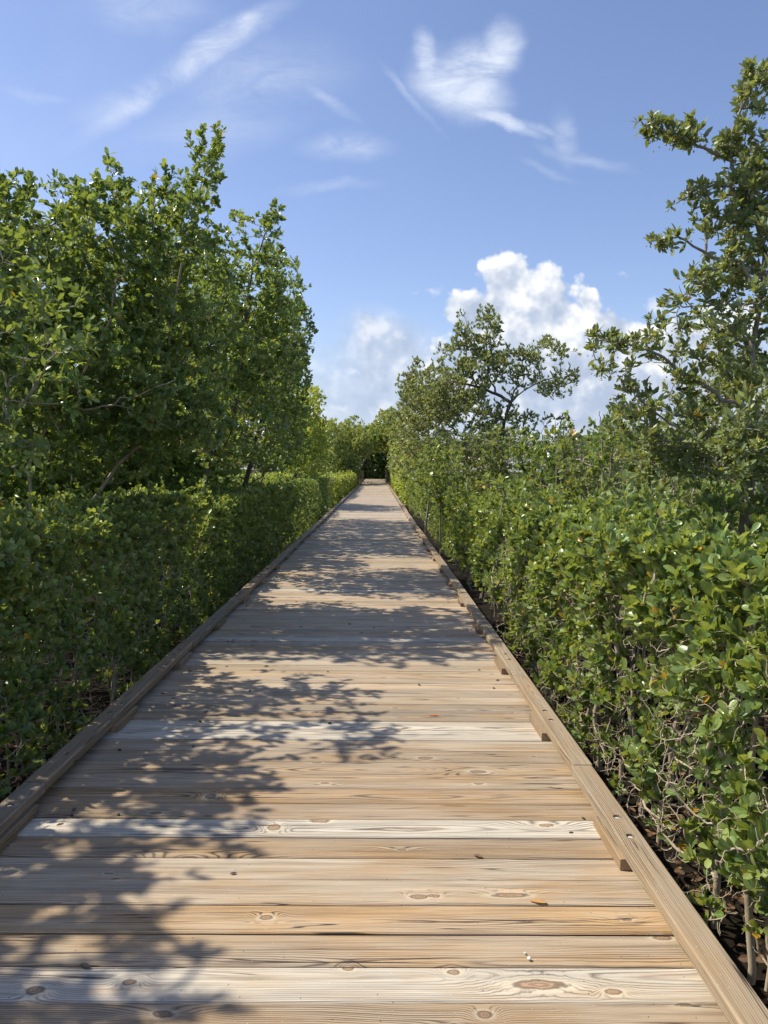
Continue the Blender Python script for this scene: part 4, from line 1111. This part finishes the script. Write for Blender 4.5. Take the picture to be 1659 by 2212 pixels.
# distant woods: one mass nobody could count
def far_woods():
    rng = np.random.default_rng(77)
    N = 170000
    x = rng.uniform(-90, 110, N); yd = rng.uniform(0, 1, N) ** 1.2
    y = 78 + 60 * yd
    inside = (np.abs(x + .2) < 5.5) & (y < 101)
    topz = np.array([4.4 + 1.0 * mnoise.noise(Vector((a * .16, b * .12, 0))) + .7 * mnoise.noise(Vector((a * .5, b * .4, 3))) + .3 * mnoise.noise(Vector((a * 1.6, b * 1.6, 3))) for a, b in zip(x, y)])
    z = topz * (1 - rng.random(N) ** 2.2 * .9)
    k = ~inside & (z > g)
    pos = np.stack([x, y, z], -1)[k]; n = len(pos)
    d = norm(rng.normal(0, 1, (n, 3)) + (0, 0, .5)); nr = norm(rng.normal(0, .6, (n, 3)) + (0, 0, 1))
    o = leaf_mesh('distant_woods', pos, d, nr, rng.uniform(.22, .36, n), (rng.random(n) * .5), np.zeros(n), 'low', M['woods'], None)
    tag(o, 'continuous low olive-green woods along the horizon beyond the boardwalk', 'woods', kind='stuff')
far_woods()

# lamp-like marker posts and rails at the mouth of the tunnel
def rails_end():
    for sx, lab in ((XL - .045, 'dark timber handrail on the left inside the tunnel mouth'), (XR + .045, 'dark timber handrail on the right inside the tunnel mouth')):
        root = empty('handrail', lab, 'handrail', 'handrails at the tunnel mouth')
        for i in range(5):
            boards('post', [(sx, 68.5 + i * 2.0, 1.05, 0.09, 0.09, 1.6, 'y', (.8, .1, .5), 1, .2)], M['curb'], root, wave=False)
        for z in (1.09, .62, .25):
            boards('rail', [(sx, 72.5, z, 8.2, 0.085 if z > 1 else .1, 0.036 if z > 1 else .035, 'y', (.8, .1, .5), 1, .6)], M['curb'], root, wave=False)
    root = empty('marker_post', 'slim post with a pale drooping head at the left of the tunnel mouth', 'post', None, loc=(-1.48, 67.3, g))
    lathe('post', [(.035, 0), (.03, 1.6), (.03, 2.1)], (0, 0, 0), M['post'], root, 8)
    lathe('head', [(.02, 0), (.16, .03), (.20, .08), (.10, .20), (.02, .24)], (.08, 0, 2.08), M['lampgrey'], root, 10)
rails_end()

def undergrowth():
    rng = np.random.default_rng(78)
    N = 150000
    s = rng.random(N) < .45
    y = 3 + 72 * rng.random(N) ** 1.5
    x = np.where(s, -3.1 - 14 * rng.random(N) ** 1.6, 4.2 + 26 * rng.random(N) ** 1.5)
    x = np.where(~s & (y > 8), x - .9, x)
    top = np.array([0.45 + .35 * mnoise.noise(Vector((a * .7, c * .7, 4))) for a, c in zip(x, y)])
    z = g + (top - g) * (1 - rng.random(N) ** 2 * .95)
    pos = np.stack([x, y, z], -1)
    d = norm(rng.normal(0, 1, (N, 3)) + (0, 0, .8)); nr = norm(rng.normal(0, .6, (N, 3)) + (0, 0, 1))
    o = leaf_mesh('undergrowth', pos, d, nr, 0.07 + y * .0028, rng.random(N), np.zeros(N), 'low', M['leaf_tree'], None)
    tag(o, 'low dark green undergrowth covering the mud behind the hedges', 'undergrowth', kind='stuff')
undergrowth()
